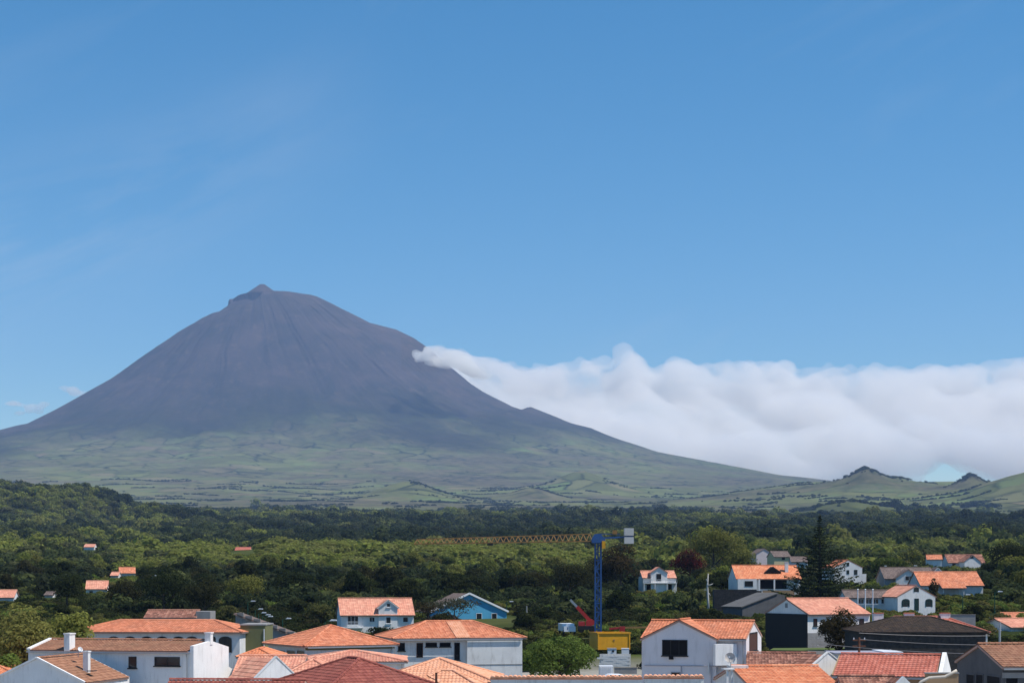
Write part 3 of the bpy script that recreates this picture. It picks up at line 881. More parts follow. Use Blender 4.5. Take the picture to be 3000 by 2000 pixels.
# ------------------------------------------------------------------ the town, from left to right, near to far
# 1 long white house with the tall gable wall
h = House('white_house', 'long white house with weathered tan roof and tall sunlit gable wall at the left', 83, 557, 140, 12, 7.6)
he = h.lz(1903); hr = h.lz(1873, 0, 3.8)
h.body('gx', he, hr, WHITE); h.roof('gx', he, hr, T_TAN, over=0.12, verge=-0.18, caps=True)
hs_ = h.lz(1891, h.w); ha = h.lz(1876, h.w, 3.8)
MB().prismx([(-0.02, 0), (7.62, 0), (7.62, hs_-0.35), (3.8, ha), (-0.02, hs_)], h.w, h.w+0.3).build('gable_wall', WHITE, h.root)
MB().prismx([(7.62, 0), (12.4, 0), (12.4, h.lz(1990, h.w, 12)), (7.62, h.lz(1951, h.w, 7.6))], h.w-3.0, h.w+0.3).build('lean_to', WHITE, h.root)
h.chimney(h.w+0.1, 3.7, 0.5, 0.55, ha-0.3, h.lz(1854, h.w, 3.8))
ax = h.la(190)
h.chimney(ax+0.24, 0.35, 0.48, 1.0, he-2.5, h.lz(1857, ax))
h.coping([(0.05, -0.1, he+0.08), (0.05, 3.8, hr+0.1), (0.05, 7.6, he+0.08)], WHITE, 0.3, 0.16)
h.win_px(377, 400, 1922, 1955, frame=FRAMED, fw=0.05); h.win_px(453, 527, 1923, 1949, frame=FRAMED, fw=0.05, mull=1, label='wide window band with a stair behind the glass')
h.win_px(106, 157, 1921, 1928, frame=FRAMED, fw=0.03); h.win_px(204, 216, 1921, 1928, frame=FRAMED, fw=0.03)
h.part('gutter', FASC, (0.4, h.w-0.02, -0.24, -0.14, he-0.16, he-0.04))
# 2 its wing towards the camera
g = House('white_annex', 'white annex with blue-shaded gable and tan roof in front of the long white house', -30, 246, 130, 12, 8.2)
ge_, gr_ = g.lz(1996, g.w/2), g.lz(1929, g.w/2)
g.body('gy', ge_, gr_, WHITE, y1=8.0); g.roof('gy', ge_, gr_, T_TAN, over=0.15, verge=-0.1, caps=True, y1=7.75)
g.coping([(-0.05, 0.0, ge_+0.02), (g.w/2, 0.0, gr_+0.10), (g.w+0.05, 0.0, ge_+0.02)], WHITE, 0.22, 0.14)
cx = g.la(254, 3.2)
g.chimney(cx, 3.2, 0.42, 0.42, gr_-1.6, g.lz(1909, cx, 3.2))
g.part('roof_window', GLASS, (cx+0.5, cx+1.0, 2.2, 2.9, gr_-1.02, gr_-0.95))
def dish(name, label, loc, rad, az, el, mat, parent=None, group=None):
    r = empty(name, loc, az, label, 'antenna', group)
    n, m = 16, 5; v = [(0, 0, 0)]; f = []
    for j in range(1, m+1):
        t = j/m
        for i in range(n):
            a = 2*math.pi*i/n; v.append((rad*t*math.cos(a), -0.35*rad*t*t, rad*t*math.sin(a)))
    f += [[0, 1+(i+1) % n, 1+i] for i in range(n)]
    for j in range(m-1):
        for i in range(n):
            f.append([1+j*n+i, 1+j*n+(i+1) % n, 1+(j+1)*n+(i+1) % n, 1+(j+1)*n+i])
    nb = len(v); v2 = [(x, y+0.03, z) for x, y, z in v]; f2 = [[q+nb for q in reversed(t)] for t in f]
    rot = Matrix.Rotation(-el, 4, 'X')
    allv = [tuple(rot @ Vector(q)) for q in v+v2]
    mesh_obj('reflector', allv, f+f2, mat, r, True)
    MB().bar(rot @ Vector((0, -0.3*rad, -0.95*rad)), rot @ Vector((0, -0.95*rad, -0.1*rad)), 0.03).build('feed_arm', STEEL, r)
    e = rot @ Vector((0, -0.95*rad, -0.1*rad))
    MB().box(e.x-0.05, e.x+0.05, e.y-0.06, e.y+0.06, e.z-0.05, e.z+0.05).build('receiver', WPAINT, r)
    MB().tube([(0, 0.04, -0.02), (0, 0.22, -0.1), (0, 0.22, -rad-0.35)], 0.03, 6).build('mast', STEEL, r)
    return r
d1 = P(234, 1902, 133.0)
dish('satellite_dish', 'small white satellite dish beside the little chimney of the annex', d1, 0.22, 0.9, 0.5, WPAINT)
# 3 orange roof in the bottom left corner
h = House('orange_roofed_house', 'orange hip roofed house cut by the left edge of the picture', -260, 66, 152, 4, 10)
he, hr = h.lz(1985), h.lz(1933, 0, 5); h.body('hip', he, hr, WHITE); h.roof('hip', he, hr, T_OR2, over=0.4)
# 4 arcaded building
h = House('arcade_building', 'long white building with orange roof and a row of arched windows', 205, 702, 185, 4, 10)
he, hr = h.lz(1849), h.lz(1816, 0, 5); h.body('hip', he, hr, WHITE2); h.roof('hip', he, hr, T_OR, over=0.35, inset=4.0)
for px in (333, 381, 430, 475, 523, 562):
    h.win_px(px-17, px+17, 1863, 1901, arch=True, frame=FRAMED, fw=0.06)
h.win_px(608, 632, 1862, 1903, arch=True, frame=FRAMED, fw=0.06); h.win_px(641, 679, 1863, 1910, arch=True, frame=FRAMED, fw=0.08, mull=1)
h.guard(225, 705, 1812, 1900)
# 5 olive block
h = House('olive_block', 'plain olive green block between the arcaded building and the orange hip roof', 704, 777, 186.5, 0, 6, cat='building')
t = h.lz(1831); h.body('box', t, 0, OLIVE); h.part('parapet', CONC, (-0.06, h.w+0.06, -0.06, 6.06, t, t+0.14)); h.part('drainpipe', FRAMEW, (h.w-0.16, h.w-0.06, -0.1, -0.005, 0.3, t-0.4))
h.guard(705, 778, 1828, 1890)
# 6 long low building with a dusty pink roof
h = House('low_shed', 'long low shed with dull brown roof below the dark trees', 425, 572, 262, 0, 6, cat='shed')
he, hr = h.lz(1807), h.lz(1787, 0, 3); h.body('gx', he, hr, WHITE2); h.roof('gx', he, hr, T_BRN, over=0.3)
h.part('side_wall', CONC, (h.w, h.w+2.2, 0.5, 5.2, 0, hr-0.1)); h.part('shutter_band', DARKIN, (0.6, h.w-0.6, -0.04, -0.003, he-0.75, he-0.3))
h.guard(422, 612, 1783, 1812)
# 7 grey ruined roofs stepping down
h = House('grey_outbuilding', 'grey weathered outbuilding whose roof falls to the right behind the olive block', 690, 862, 226, 0, 5.5, cat='shed')
a, b = h.lz(1798), h.lz(1862); MB().prism([(0, 0), (h.w, 0), (h.w, b), (0, a)], 0, 5.5).build('wall', CONC, h.root)
h.roof('shed_r', a+0.1, 0, T_GRY, over=0.2, heb=b+0.02, caps=False)
st = MB()
for k in range(7):
    t_ = (k+0.2)/7; st.box(h.w*t_, h.w*(t_+0.11), -0.2, 0.35, a+(b-a)*(t_+0.05)-0.2, a+(b-a)*t_+0.28)
st.build('stepped_parapet', GREYM, h.root); h.guard(690, 850, 1798, 1855)
# 8 orange pyramid roof
h = House('hip_roofed_house', 'house under a broad orange pyramid roof with dark strip windows', 897, 1152, 160, -30, 9.4)
he, hr = h.lz(1888), h.lz(1832, h.w/2, 4.7); h.body('hip', he, hr, WHITE2); h.roof('hip', he, hr, T_OR, over=0.45)
h.part('fascia', OLIVE, (-0.1, h.w+0.1, -0.1, -0.004, he-0.5, he-0.12))
for p0, p1 in ((812, 836), (840, 866), (870, 893)): h.win_left(p0, p1, 1903, 1930, frame=STEEL, fw=0.06)
h.win_px(1000, 1040, 1908, 1930, frame=FRAMED); h.guard(790, 1150, 1828, 1900)
# 9 large hip roofed building
h = House('large_white_building', 'large white building with orange hip roof, half its end wall in shade', 1160, 1526, 172, -14, 9.6, cat='building')
he, hr = h.lz(1866), h.lz(1820, 3, 4.8); h.body('hip', he, hr, WHITE2); ro = h.roof('hip', he, hr, T_OR, over=0.5, inset=4.0)
a0 = h.la(1366)
h.part('end_block', WHITE2, (a0, h.w+0.04, -0.42, 2.0, 0, he-0.06))
h.win_px(1166, 1186, 1882, 1905, frame=FRAMED, glass=DARKIN); h.win_px(1220, 1239, 1882, 1925, frame=BROWNJ, glass=DARKIN, name='door')
h.win_px(1247, 1280, 1881, 1893, frame=FRAMED, glass=DARKIN, fw=0.05); h.win_px(1288, 1320, 1881, 1893, frame=FRAMED, glass=DARKIN, fw=0.05); h.win_px(1331, 1347, 1881, 1932, frame=FRAMED, glass=DARKIN, fw=0.05)
h.part('string_course', CONC, (a0-0.02, h.w+0.06, -0.46, -0.425, he-2.85, he-2.78))
sl_ = (hr-he)/4.8; RP = Roof(0.27, 0.40, 4); q0, q1 = h.la(1334), h.la(1376)
RP.plane((q0, -0.5, he-sl_*0.5+0.06), (q1, -0.5, he-sl_*0.5+0.06), (q1, 4.6, hr-sl_*0.2+0.06), (q0, 4.6, hr-sl_*0.2+0.06), 0.02); RP.build('new_tile_strip', [T_PEACH, FASC], ro)
h.guard(1100, 1540, 1816, 1985)
# 10 the cluster of foreground roofs
def plain(name, label, pl, pr, D, al, dp, eave, ridge, kind, wall, tile, over=0.3, cat='house', **k):
    h = House(name, label, pl, pr, D, al, dp, cat=cat)
    he, hr = h.lz(eave), h.lz(ridge, h.w/2 if kind == 'gy' else 0, 0 if kind == 'gy' else dp/2)
    h.body(kind, he, hr, wall); ro = h.roof(kind, he, hr, tile, over=over, **k)
    return h, he, hr, ro
h, he, hr, ro = plain('low_house', 'low house with plain salmon roof between the two white gables', 676, 872, 141, 2, 8.5, 1991, 1921, 'gx', WHITE, T_PK, verge=0.1)
h, he, hr, ro = plain('roof_lantern_house', 'small orange roof peeping above the salmon roof by the olive block', 700, 800, 153, 2, 5.5, 1921, 1898, 'hip', WHITE, T_OR2, over=0.25)
h, he, hr, ro = plain('terrace_house', 'orange hip roof behind the dark red roof, below the pyramid roof', 878, 1185, 149, -4, 8.5, 1937, 1907, 'hip', WHITE, T_PK, over=0.3)
h, he, hr, ro = plain('corner_house', 'house with pale salmon roof behind the small white gable', 812, 1010, 135, -3, 8.5, 1988, 1929, 'hip', WHITE, T_PK, over=0.25, hipl=False)
h, he, hr, ro = plain('peach_roofed_house', 'house with peach tile hip roof running down to the coped wall', 1100, 1442, 127, 3, 9, 1993, 1928, 'hip', WHITE, T_PEACH, over=0.3)
h, he, hr, ro = plain('porch', 'low peach tiled porch roof at the bottom edge beside the dark post', 1175, 1425, 117, 3, 5.0, 2022, 1964, 'hip', WHITE, T_PEACH, over=0.25, cat='porch')
# small white gable
h = House('small_gable_house', 'small white gable end with a sharp peak among the orange roofs', 738, 880, 127, -34, 5.0)
he, hr = h.lz(1994, h.w/2), h.lz(1924, h.w/2); h.body('gy', he, hr, WHITE, name='gable_wall', y1=0.32); h.body('gy', he-0.42, hr-0.42, WHITE, y0=0.321); h.roof('gy', he-0.18, hr-0.18, T_PK, over=0.1, verge=-0.36, caps=False)
h.coping([(-0.05, 0.08, he+0.02), (h.w/2, 0.08, hr+0.07), (h.w+0.05, 0.08, he+0.02)], WHITE2, 0.24, 0.09)
# dark red roof
h = House('dark_red_roofed_house', 'nearest house with dark red tiled hip roof at the bottom', 940, 1328, 108, -32, 10.0)
he, hr = h.lz(2037), h.lz(1928, h.w/2, 5.0); h.body('hip', he, hr, WHITE); h.roof('hip', he, hr, T_RED, over=0.4, inset=4.2, pitch=0.29)
h, he, hr, ro = plain('dark_red_ridge_house', 'dark red ridge just showing along the bottom edge below the white gables', 455, 860, 101, 2, 8, 2070, 1993, 'gx', WHITE, T_RED, verge=0.1)
# dark post with cross arms
pb_ = P(1278, 2002, 112); p = empty('vent_post', (pb_.x, pb_.y, pb_.z-1.2), 0, 'dark post with a slanting brace standing up from the peach roofs', 'post')
MB().tube([(0, 0, 0), (0, 0, 1.95)], 0.075, 8).build('pole', BROWNJ, p); MB().bar((-0.62, 0, 1.75), (0.1, 0, 1.38), 0.05).build('brace', BROWNJ, p); MB().bar((0, 0, 1.35), (0.75, 0, 1.0), 0.05).build('brace', BROWNJ, p)
# 14 white house with the dormer gable
h = House('dormer_house', 'white two storey house with pink orange roof and a gabled dormer', 999, 1212, 280, -10, 9)
he, hr = h.lz(1798), h.lz(1753, 0, 4.5); h.body('gx', he, hr, WHITE); h.roof('gx', he, hr, T_PK, over=0.45)
a0, a1 = h.la(1109), h.la(1164); ag = h.lz(1756, (a0+a1)/2)
h.body('gy', h.lz(1777, a0), ag, WHITE, name='dormer_wall', x0=a0, x1=a1, y0=-0.25, y1=4.0, zb=he-3.1)
h.roof('gy', h.lz(1777, a0)+0.02, ag+0.02, T_PK, over=0.3, x0=a0, x1=a1, y0=-0.25, y1=4.0, name='dormer_roof', caps=False, fasc=FRAMEW)
h.win_px(1018, 1050, 1803, 1829, frame=FRAMEW, mull=2); h.win_px(1082, 1098, 1806, 1821, frame=FRAMEW, mull=1); h.win_px(1180, 1196, 1806, 1822, frame=FRAMEW)
fn_w = h.la(1130), h.la(1145)
wd = h.window('front', fn_w[0], fn_w[1], h.lz(1826), h.lz(1806), o0=0.25); wd2 = h.window('front', fn_w[0]+0.1, fn_w[1]-0.1, h.lz(1778), h.lz(1766), o0=0.25)
rb = MB(); z_ = h.lz(1836)
for k in range(12): rb.bar((h.la(1016)+k*0.19, -0.75, z_), (h.la(1016)+k*0.19, -0.75, z_+0.85), 0.03)
rb.box(h.la(1015), h.la(1062), -0.79, -0.71, z_+0.85, z_+0.92); rb.box(h.la(1014), h.la(1063), -0.85, 0.0, z_-0.16, z_)
rb.build('balcony', FRAMEW, h.root); h.guard(990, 1215, 1748, 1840)
# 15 blue house
h = House('blue_house', 'bright blue house with white bargeboards, half hidden by a feathery tree', 1262, 1484, 322, -20, 9)
he, hr = h.lz(1790, h.w/2), h.lz(1738, h.w/2); h.body('gy', he, hr, BLUE); h.roof('gy', he, hr, T_GRY, over=0.3, verge=0.3, caps=False, fasc=FRAMEW)
h.coping([(-0.3, -0.34, he-0.08), (h.w/2, -0.34, hr+0.06), (h.w+0.3, -0.34, he-0.08)], FRAMEW, 0.08, 0.34, 'bargeboard')
h.win_px(1440, 1456, 1795, 1815, frame=FRAMEW); h.win_px(1395, 1412, 1795, 1815, frame=FRAMEW); h.guard(1385, 1490, 1738, 1830)
# 18 coped parapet wall along the bottom
def coped_wall(label, p0, p1, py, D, dz):
    x0, x1 = X(p0, D), X(p1, D); zt = Z(py, D); w_ = empty('coped_wall', (x0, D, 0), 0, label, 'wall')
    MB().box(0, x1-x0, 0, 0.30, -0.5, zt-0.02).build('wall_body', WHITE2, w_)
    n = int((x1-x0)/0.27); cm_ = cap_mesh(0.5, 0.15); me = bpy.data.meshes.new('coping_tile'); me.from_pydata(cm_.v, [], cm_.f); me.materials.append(T_PEACH); me.uv_layers.new(name='UVMap')
    for i in range(n):
        o = bpy.data.objects.new('coping_tile', me); COL.objects.link(o); o.parent = w_
        o.location = (0.14 + i*(x1-x0-0.02)/n, -0.1, zt + 0.01 + 0.012*math.sin(i*1.7)); o.rotation_euler = (math.radians(8), 0, 0.04*math.sin(i*2.3))
    MB().box(-0.02, x1-x0+0.02, -0.02, 0.32, zt-0.09, zt-0.021).build('bedding', T_PK, w_).data.uv_layers.new(name='UVMap')
coped_wall('white garden wall with tile coping along the bottom edge, left stretch', 1437, 1882, 1985, 106, 0)
coped_wall('white garden wall with tile coping along the bottom edge, right stretch below the lilac house', 1887, 2062, 1983, 106, 0)
# 19 lilac white house with cross gable
h = House('lilac_house', 'pale lilac house with orange cross gable roof and a wide black window', 1880, 2186, 147, 17, 8.4)
he, hr = h.lz(1867, h.w*0.6), h.lz(1819, h.w/2, 4.2); h.body('gx', he, hr, LILAC); h.roof('gx', he, hr, T_OR, over=0.3, verge=0.05)
a0, a1 = h.la(1886), h.la(2101); am = (a0+a1)/2; az_ = h.lz(1816, am); ae = h.lz(1869, am)
h.body('gy', ae, az_, LILAC, name='gable_wing', x0=a0, x1=a1, y0=-0.5, y1=4.3); h.roof('gy', ae, az_, T_OR, over=0.22, x0=a0, x1=a1, y0=-0.5, y1=4.1, verge=0.1, name='wing_roof')
w0, w1 = h.la(1940, -0.5), h.la(2014, -0.5)
h.window('front', w0, w1, h.lz(1918, w0), h.lz(1872, w0), frame=FRAMED, glass=DARKIN, mull=2, o0=0.5, label='wide black window with folded shutters')
h.part('window_hopper', DARKIN, (w0+0.62, w0+0.98, -0.72, -0.5, h.lz(1929, w0), h.lz(1917, w0)))
h.win_right(2195, 2218, 1851, 1906, frame=FRAMED, glass=BROWNJ, sill=True)
u0 = h.la(2101); ub = MB().box(0, 1.95, 0, 0.5, 0, h.lz(1884, u0)-h.lz(1946, u0)); uo = ub.build('sun_facing_box', WHITE, h.root); uo.location = (u0+0.10, -1.35, h.lz(1946, u0)); uo.rotation_euler = (0, 0, math.radians(34))  # added white box, turned to the sun to stand for a lit patch of wall
w0 = h.la(1966, -0.5); h.window('front', w0, w0+0.8, h.lz(1985, w0), h.lz(1966, w0), frame=CONC, glass=BROWNJ, o0=0.5)
zp = h.lz(1948, 3); mbp = MB().tube([(a0+0.2, -0.58, zp), (a1, -0.58, zp+0.02), (h.w-0.5, -0.1, zp)], 0.035, 5)
for q in (a0+3.4, a1-0.4): mbp.tube([(q, -0.58, zp), (q, -0.58, zp-1.6)], 0.05, 5)
mbp.build('pipework', surf('lilac_pipe', (0.42, 0.40, 0.43), 0.7, 0.1), h.root)
h.part('vent_pipe', WHITE2, (h.la(2078), h.la(2078)+0.12, -0.75, -0.63, h.lz(1972, 4), h.lz(1938, 4))); h.guard(1875, 2245, 1810, 1985)
# 20 right foreground roofs
h, he, hr, ro = plain('brown_roofed_house', 'house with old mottled brown tile roof beside the lilac house', 2190, 2392, 141, 8, 8, 1962, 1913, 'gx', WHITE, T_BRN, verge=0.1)
h = House('white_gable_house', 'white house end with a pointed gable wall between the brown and the red roof', 2345, 2506, 131, -34, 3.0)
he, hr = h.lz(1978, h.w/2), h.lz(1911, h.w/2); h.body('gy', he, hr, WHITE, name='gable_wall', y1=0.32); h.body('gy', he-0.42, hr-0.42, WHITE, y0=0.321); h.roof('gy', he-0.2, hr-0.2, T_BRN, over=0.05, verge=-0.36, caps=False)
h.coping([(-0.05, 0.08, he+0.02), (h.w/2, 0.08, hr+0.06), (h.w+0.05, 0.08, he+0.02)], WHITE2, 0.26, 0.09)
h.part('flashing', CONC, (0.3, h.w+0.3, -0.12, -0.004, he-0.55, he-0.38))
h = House('red_roofed_house', 'white house with evenly tiled red roof and white gable parapet at its right end', 2436, 2748, 128, 19, 8.0)
he, hr = h.lz(1978, h.w/2), h.lz(1918, h.w/2, 4.0); h.body('gx', he, hr, TANW); h.roof('gx', he, hr, T_RED2, over=0.2, verge=-0.15, pitch=0.30)
MB().prismx([(-0.05, 0), (8.05, 0), (8.05, he+0.1), (4.0, hr+0.28), (-0.05, he+0.1)], h.w-0.02, h.w+0.28).build('gable_wall', WHITE, h.root)
h, he, hr, ro = plain('bottom_tile_house', 'mottled brown tile roof at the bottom edge under the red roof', 2478, 2640, 112, 4, 7, 2045, 1982, 'gx', WHITE, T_BRN, verge=0.1)
h = House('tiny_gable_house', 'small white gable tip at the bottom edge right of the mottled brown roof', 2606, 2690, 109, -8, 2.5)
he, hr = h.lz(2022, h.w/2), h.lz(1980, h.w/2); h.body('gy', he, hr, WHITE2, name='gable_wall', y1=0.32); h.body('gy', he-0.42, hr-0.42, WHITE2, y0=0.321); h.roof('gy', he-0.2, hr-0.2, T_BRN, over=0.05, verge=-0.36, caps=False)
dp = empty('rainwater_pipe', P(2690, 2004, 110), 0, 'cream drainpipe bending up to the red roofed house', 'pipe')
o_ = P(2690, 2004, 110)
MB().tube([P(q[0], q[1], 110)-o_ for q in ((2684, 2012), (2698, 1996), (2722, 1984), (2768, 1981), (2786, 1972), (2803, 1962))], 0.095, 8).build('pipe', surf('cream_pipe', (0.60, 0.53, 0.44), 0.6, 0.1), dp, True)
wl = empty('tan_wall', (X(2712, 113), 113, 0), 0, 'tan rendered wall under the drainpipe beside the grey house', 'wall')
MB().box(0, X(2808, 113)-X(2712, 113), 0, 0.3, -0.5, Z(1972, 113)).build('wall_body', TANW, wl); MB().box(-0.05, X(2808, 113)-X(2712, 113)+0.05, -0.05, 0.35, Z(1972, 113), Z(1972, 113)+0.08).build('wall_cap', CONC, wl)
# orange roof at the bottom with the dish on its gable
h = House('bottom_orange_house', 'house with bright orange roof and grey gable at the bottom, a dish beside it', 2200, 2456, 115, -7, 10.0)
he, hr = h.lz(2010), h.lz(1953, 0, 5.0); h.body('gx', he, hr, WHITE2); h.roof('gx', he, hr, T_OR2, over=0.25, verge=0.12)
h.part('ledge', WHITE2, (-0.25, 1.0, 4.4, 5.6, hr-0.05, hr+0.14))
d2 = P(2139, 1926, 119.0)
dish('satellite_dish', 'round beige satellite dish on the gable beside the bright orange roof', d2, 0.36, -0.35, 0.35, surf('beige_dish', (0.50, 0.46, 0.42), 0.5, 0.08))
h.part('dish_stand', WHITE2, (-0.95, -0.2, 3.6, 4.4, hr-0.12, hr-0.02), (-0.75, -0.6, 3.7, 3.85, 0, hr-0.12), (-0.42, -0.3, 3.7, 3.85, 0, hr-0.12))
# grey house on the right edge
h = House('grey_house', 'unpainted dark grey house with tan roof at the right edge', 2938, 3120, 112, -6, 8.2)
he, hr = h.lz(1950), h.lz(1888, 0, 4.1); h.body('gx', he, hr, DARKC); h.roof('gx', he, hr, T_TAN, over=0.25, verge=0.12)
h.win_left(2832, 2856, 1972, 2004, frame=DARKC, glass=DARKIN); h.win_left(2860, 2882, 1972, 2004, frame=DARKC, glass=DARKIN); h.win_left(2892, 2932, 1977, 2010, frame=DARKC, glass=DARKIN)
h.win_px(2944, 2984, 1976, 2012, frame=DARKC, glass=DARKIN); h.part('lintel', CONC, (-0.04, 2.5, -0.08, -0.004, he-0.78, he-0.42))
# 22 house with the black end wall
h = House('black_gabled_house', 'white house with black panelled end wall and salmon roof', 2366, 2548, 214, -25, 9.3)
he, hr = h.lz(1797), h.lz(1754, 0, 4.65); h.body('gx', he, hr, WHITE); h.roof('gx', he, hr, T_PK, over=0.35, verge=0.05)
h.part('black_cladding', BLACKP, (-0.12, -0.004, -0.02, h.d+0.02, 0, he-0.05)); h.part('plinth', CONC, (0.0, h.w, -0.05, -0.004, 0, h.lz(1853)))
b_ = 4.65; MB().box(-0.06, -0.004, b_-0.28, b_+0.28, h.lz(1779, 0, b_), h.lz(1766, 0, b_)).build('crest', CONC, h.root)
h.win_px(2383, 2394, 1811, 1832, frame=FRAMED); h.win_px(2517, 2531, 1811, 1834, frame=FRAMEG); h.win_px(2372, 2388, 1866, 1890, frame=FRAMEW, mull=1, name='door', fw=0.12); h.win_px(2394, 2411, 1866, 1890, frame=FRAMEW, mull=1, name='door', fw=0.12)
h.guard(2240, 2550, 1750, 1895)
lw = mesh_obj('lawn', [(X(2255, 196), 196, Z(1903, 196)), (X(2520, 196), 196, Z(1907, 196)), (X(2500, 213), 208, Z(1895, 208)), (X(2262, 213), 212, Z(1897, 212))], [[0, 1, 2, 3]], surf('lawn_grass', (0.10, 0.135, 0.03), 0.95, 0.2, 1.2, bump=0.5)); tag(lw, kind='structure')
# 23 dark hip roofed stone building and the red roofs behind it
h = House('dark_stone_house', 'dark basalt house under a blackened brown hip roof', 2528, 2888, 183, 1, 11)
he, hr = h.lz(1850), h.lz(1807, 0, 5.5); h.body('hip', he, hr, BASALT); h.roof('hip', he, hr, T_DRK, over=0.25, inset=4.6, fasc=BASALT); h.guard(2520, 2895, 1803, 1895)
h = House('long_red_house', 'long red hip roofed house with three white chimneys behind the dark stone house', 2548, 2893, 205, 0, 9)
he, hr = h.lz(1850), h.lz(1806, 0, 4.5); h.body('hip', he, hr, WHITE2); h.roof('hip', he, hr, T_RED2, over=0.3, inset=4.0)
for px in (2572, 2662, 2767): h.chimney(h.la(px, 4.5)+0.0, 4.3, 1.15, 0.8, hr-1.0, h.lz(1796, 0, 4.3), WHITE, capmat=T_OR)
h.guard(2555, 2895, 1790, 1850)
wl = empty('grey_wall', (X(2782, 222), 222, 0), 0, 'plain grey wall behind the right end of the long red roof', 'wall')
MB().box(0, X(2858, 222)-X(2782, 222), 0, 0.35, 0, Z(1800, 222)).build('wall_body', CONC, wl); MB().box(-0.05, X(2858, 222)-X(2782, 222)+0.05, -0.05, 0.4, Z(1800, 222), Z(1800, 222)+0.08).build('wall_cap', GREYM, wl)
# flat roofed shed in front of the dark house
h = House('flat_roofed_shed', 'low shed with flat grey roof sheet just above the red roof ridge', 2450, 2640, 162, 0, 5, cat='shed')
t = h.lz(1914); h.body('box', t, 0, WHITE2); h.part('roof_sheet', surf('lilac_sheet', (0.34, 0.33, 0.38), 0.6, 0.1), (-0.2, h.w*0.72, -0.2, 5.2, t, t+0.10)); h.part('roof_sheet', WPAINT, (h.w*0.725, h.w+0.15, -0.22, 5.2, t-0.08, t+0.2))
# 25 school house
h = House('school_house', 'small white house with symmetrical gable front and dark green openings', 2630, 2740, 300, -10, 9)
he, hr = h.lz(1746, h.w/2), h.lz(1715, h.w/2); h.body('gy', he, hr, WHITE); h.roof('gy', he, hr, T_PK, over=0.25, verge=0.02)
for q in ((2642, 2665, 1753, 1776, True), (2711, 2732, 1753, 1776, True)): h.win_px(*q[:4], arch=True, frame=FRAMEG, fw=0.22, mull=1, trans=True)
h.win_px(2677, 2692, 1719, 1733, arch=True, frame=FRAMEG, fw=0.18); h.win_px(2679, 2692, 1752, 1787, frame=FRAMEG, glass=FRAMEG, name='door', fw=0.1); h.guard(2598, 2745, 1712, 1778)
h = House('school_wing', 'low blue shaded wing with dark roof left of the gabled white house', 2480, 2624, 306, -2, 6, cat='building')
he, hr = h.lz(1749), h.lz(1729, 0, 3); h.body('gx', he, hr, WHITE2); h.roof('gx', he, hr, T_GRY, over=0.3)
for px in (2522, 2545, 2565, 2590): h.win_px(px-9, px+9, 1753, 1768, frame=FRAMEW, mull=1)
h.guard(2480, 2628, 1726, 1770)
# flagpoles
for i, (px, q) in enumerate(((2513, 'leftmost'), (2535, 'middle'), (2557, 'rightmost'))):
    b = P(px, 1822, 236); f = empty('flagpole', (b.x, b.y, H(b.x, b.y)-0.1), 0, q + ' of three bare white flagpoles before the low wing', 'flagpole', 'white flagpoles')
    zt = Z(1729, 236)-f.location.z
    MB().tube([(0, 0, 0), (0, 0, zt)], 0.085, 8, taper=[1.2, 0.8]).build('pole', WPAINT, f); MB().tube([(0, 0, zt), (0, 0, zt+0.12), (0, 0, zt+0.24)], 0.14, 8, taper=[0.6, 1, 0.4]).build('finial', WPAINT, f); MB().box(-0.25, 0.25, -0.25, 0.25, -0.1, 0.18).build('footing', CONC, f)
# 26 bungalow with the black dormer
h = House('bungalow', 'bungalow with bright orange roof, black dormer and a shaded veranda', 2158, 2345, 372, -3, 10)
he, hr = h.lz(1692), h.lz(1656, 0, 5); h.body('gx', he, hr, WHITE); h.roof('gx', he, hr, T_OR2, over=0.5)
h.part('front_room', WHITE, (0.05, h.la(2214), -1.2, 0.0, 0, he-0.25)); wa = h.la(2178)
h.window('front', h.la(2179), h.la(2203), h.lz(1717), h.lz(1701), frame=FRAMED, o0=1.2, fw=0.15)
h.part('veranda_painted_shade', DARKIN, (h.la(2226), h.la(2305), -0.06, -0.004, h.lz(1724), h.lz(1698))); h.part('veranda_post', WHITE, (h.la(2264), h.la(2268), -1.1, -0.8, 0, he-0.3)); h.part('veranda_post', WHITE, (h.la(2220), h.la(2224), -1.1, -0.8, 0, he-0.3))  # flat dark sheet on the wall stands in for the shade inside the veranda
m_ = h.la(2263, 2.2); MB().prism([(m_-1.9, h.lz(1676, 0, 1.8)), (m_+1.9, h.lz(1676, 0, 1.8)), (m_, h.lz(1659, 0, 1.8))], 1.4, 4.5).build('dormer', DARKIN, h.root)
h.chimney(h.la(2304, 2.5), 2.5, 0.7, 0.7, he+1.0, h.lz(1646, 0, 2.5)); h.part('terrace_wall', TANW, (h.la(2228), h.la(2320), -2.6, -2.3, 0, h.lz(1728))); h.guard(2150, 2310, 1650, 1728)
# 27 black stone ruin and grey shed roof
h = House('stone_ruin', 'roofless black basalt ruin below the bungalow', 2092, 2232, 332, 4, 6, cat='ruin')
t = h.lz(1726); mb = MB()
mb.box(0, h.w, 0, 0.6, 0, t*0.86); mb.box(0, 0.6, 0.6, 6, 0, t); mb.box(h.w-0.6, h.w, 0.6, 6, 0, t*0.95); mb.box(0.6, h.w-0.6, 5.4, 6, 0, t)
mb.build('ruined_wall', BASALT, h.root); h.part('doorway', CONC, (h.la(2155), h.la(2175), -0.05, -0.004, 0, t*0.62)); h.guard(2090, 2235, 1724, 1760)
h = House('grey_barn', 'low dark grey barn with a sloping grey roof below the ruin', 2175, 2300, 300, -22, 7, cat='barn')
he, hr = h.lz(1768, h.w/2), h.lz(1738, h.w*0.8); MB().prism([(0, 0), (h.w, 0), (h.w, hr-0.3), (h.w*0.82, hr), (0, he-0.6)], 0, 7).build('wall', DARKC, h.root)
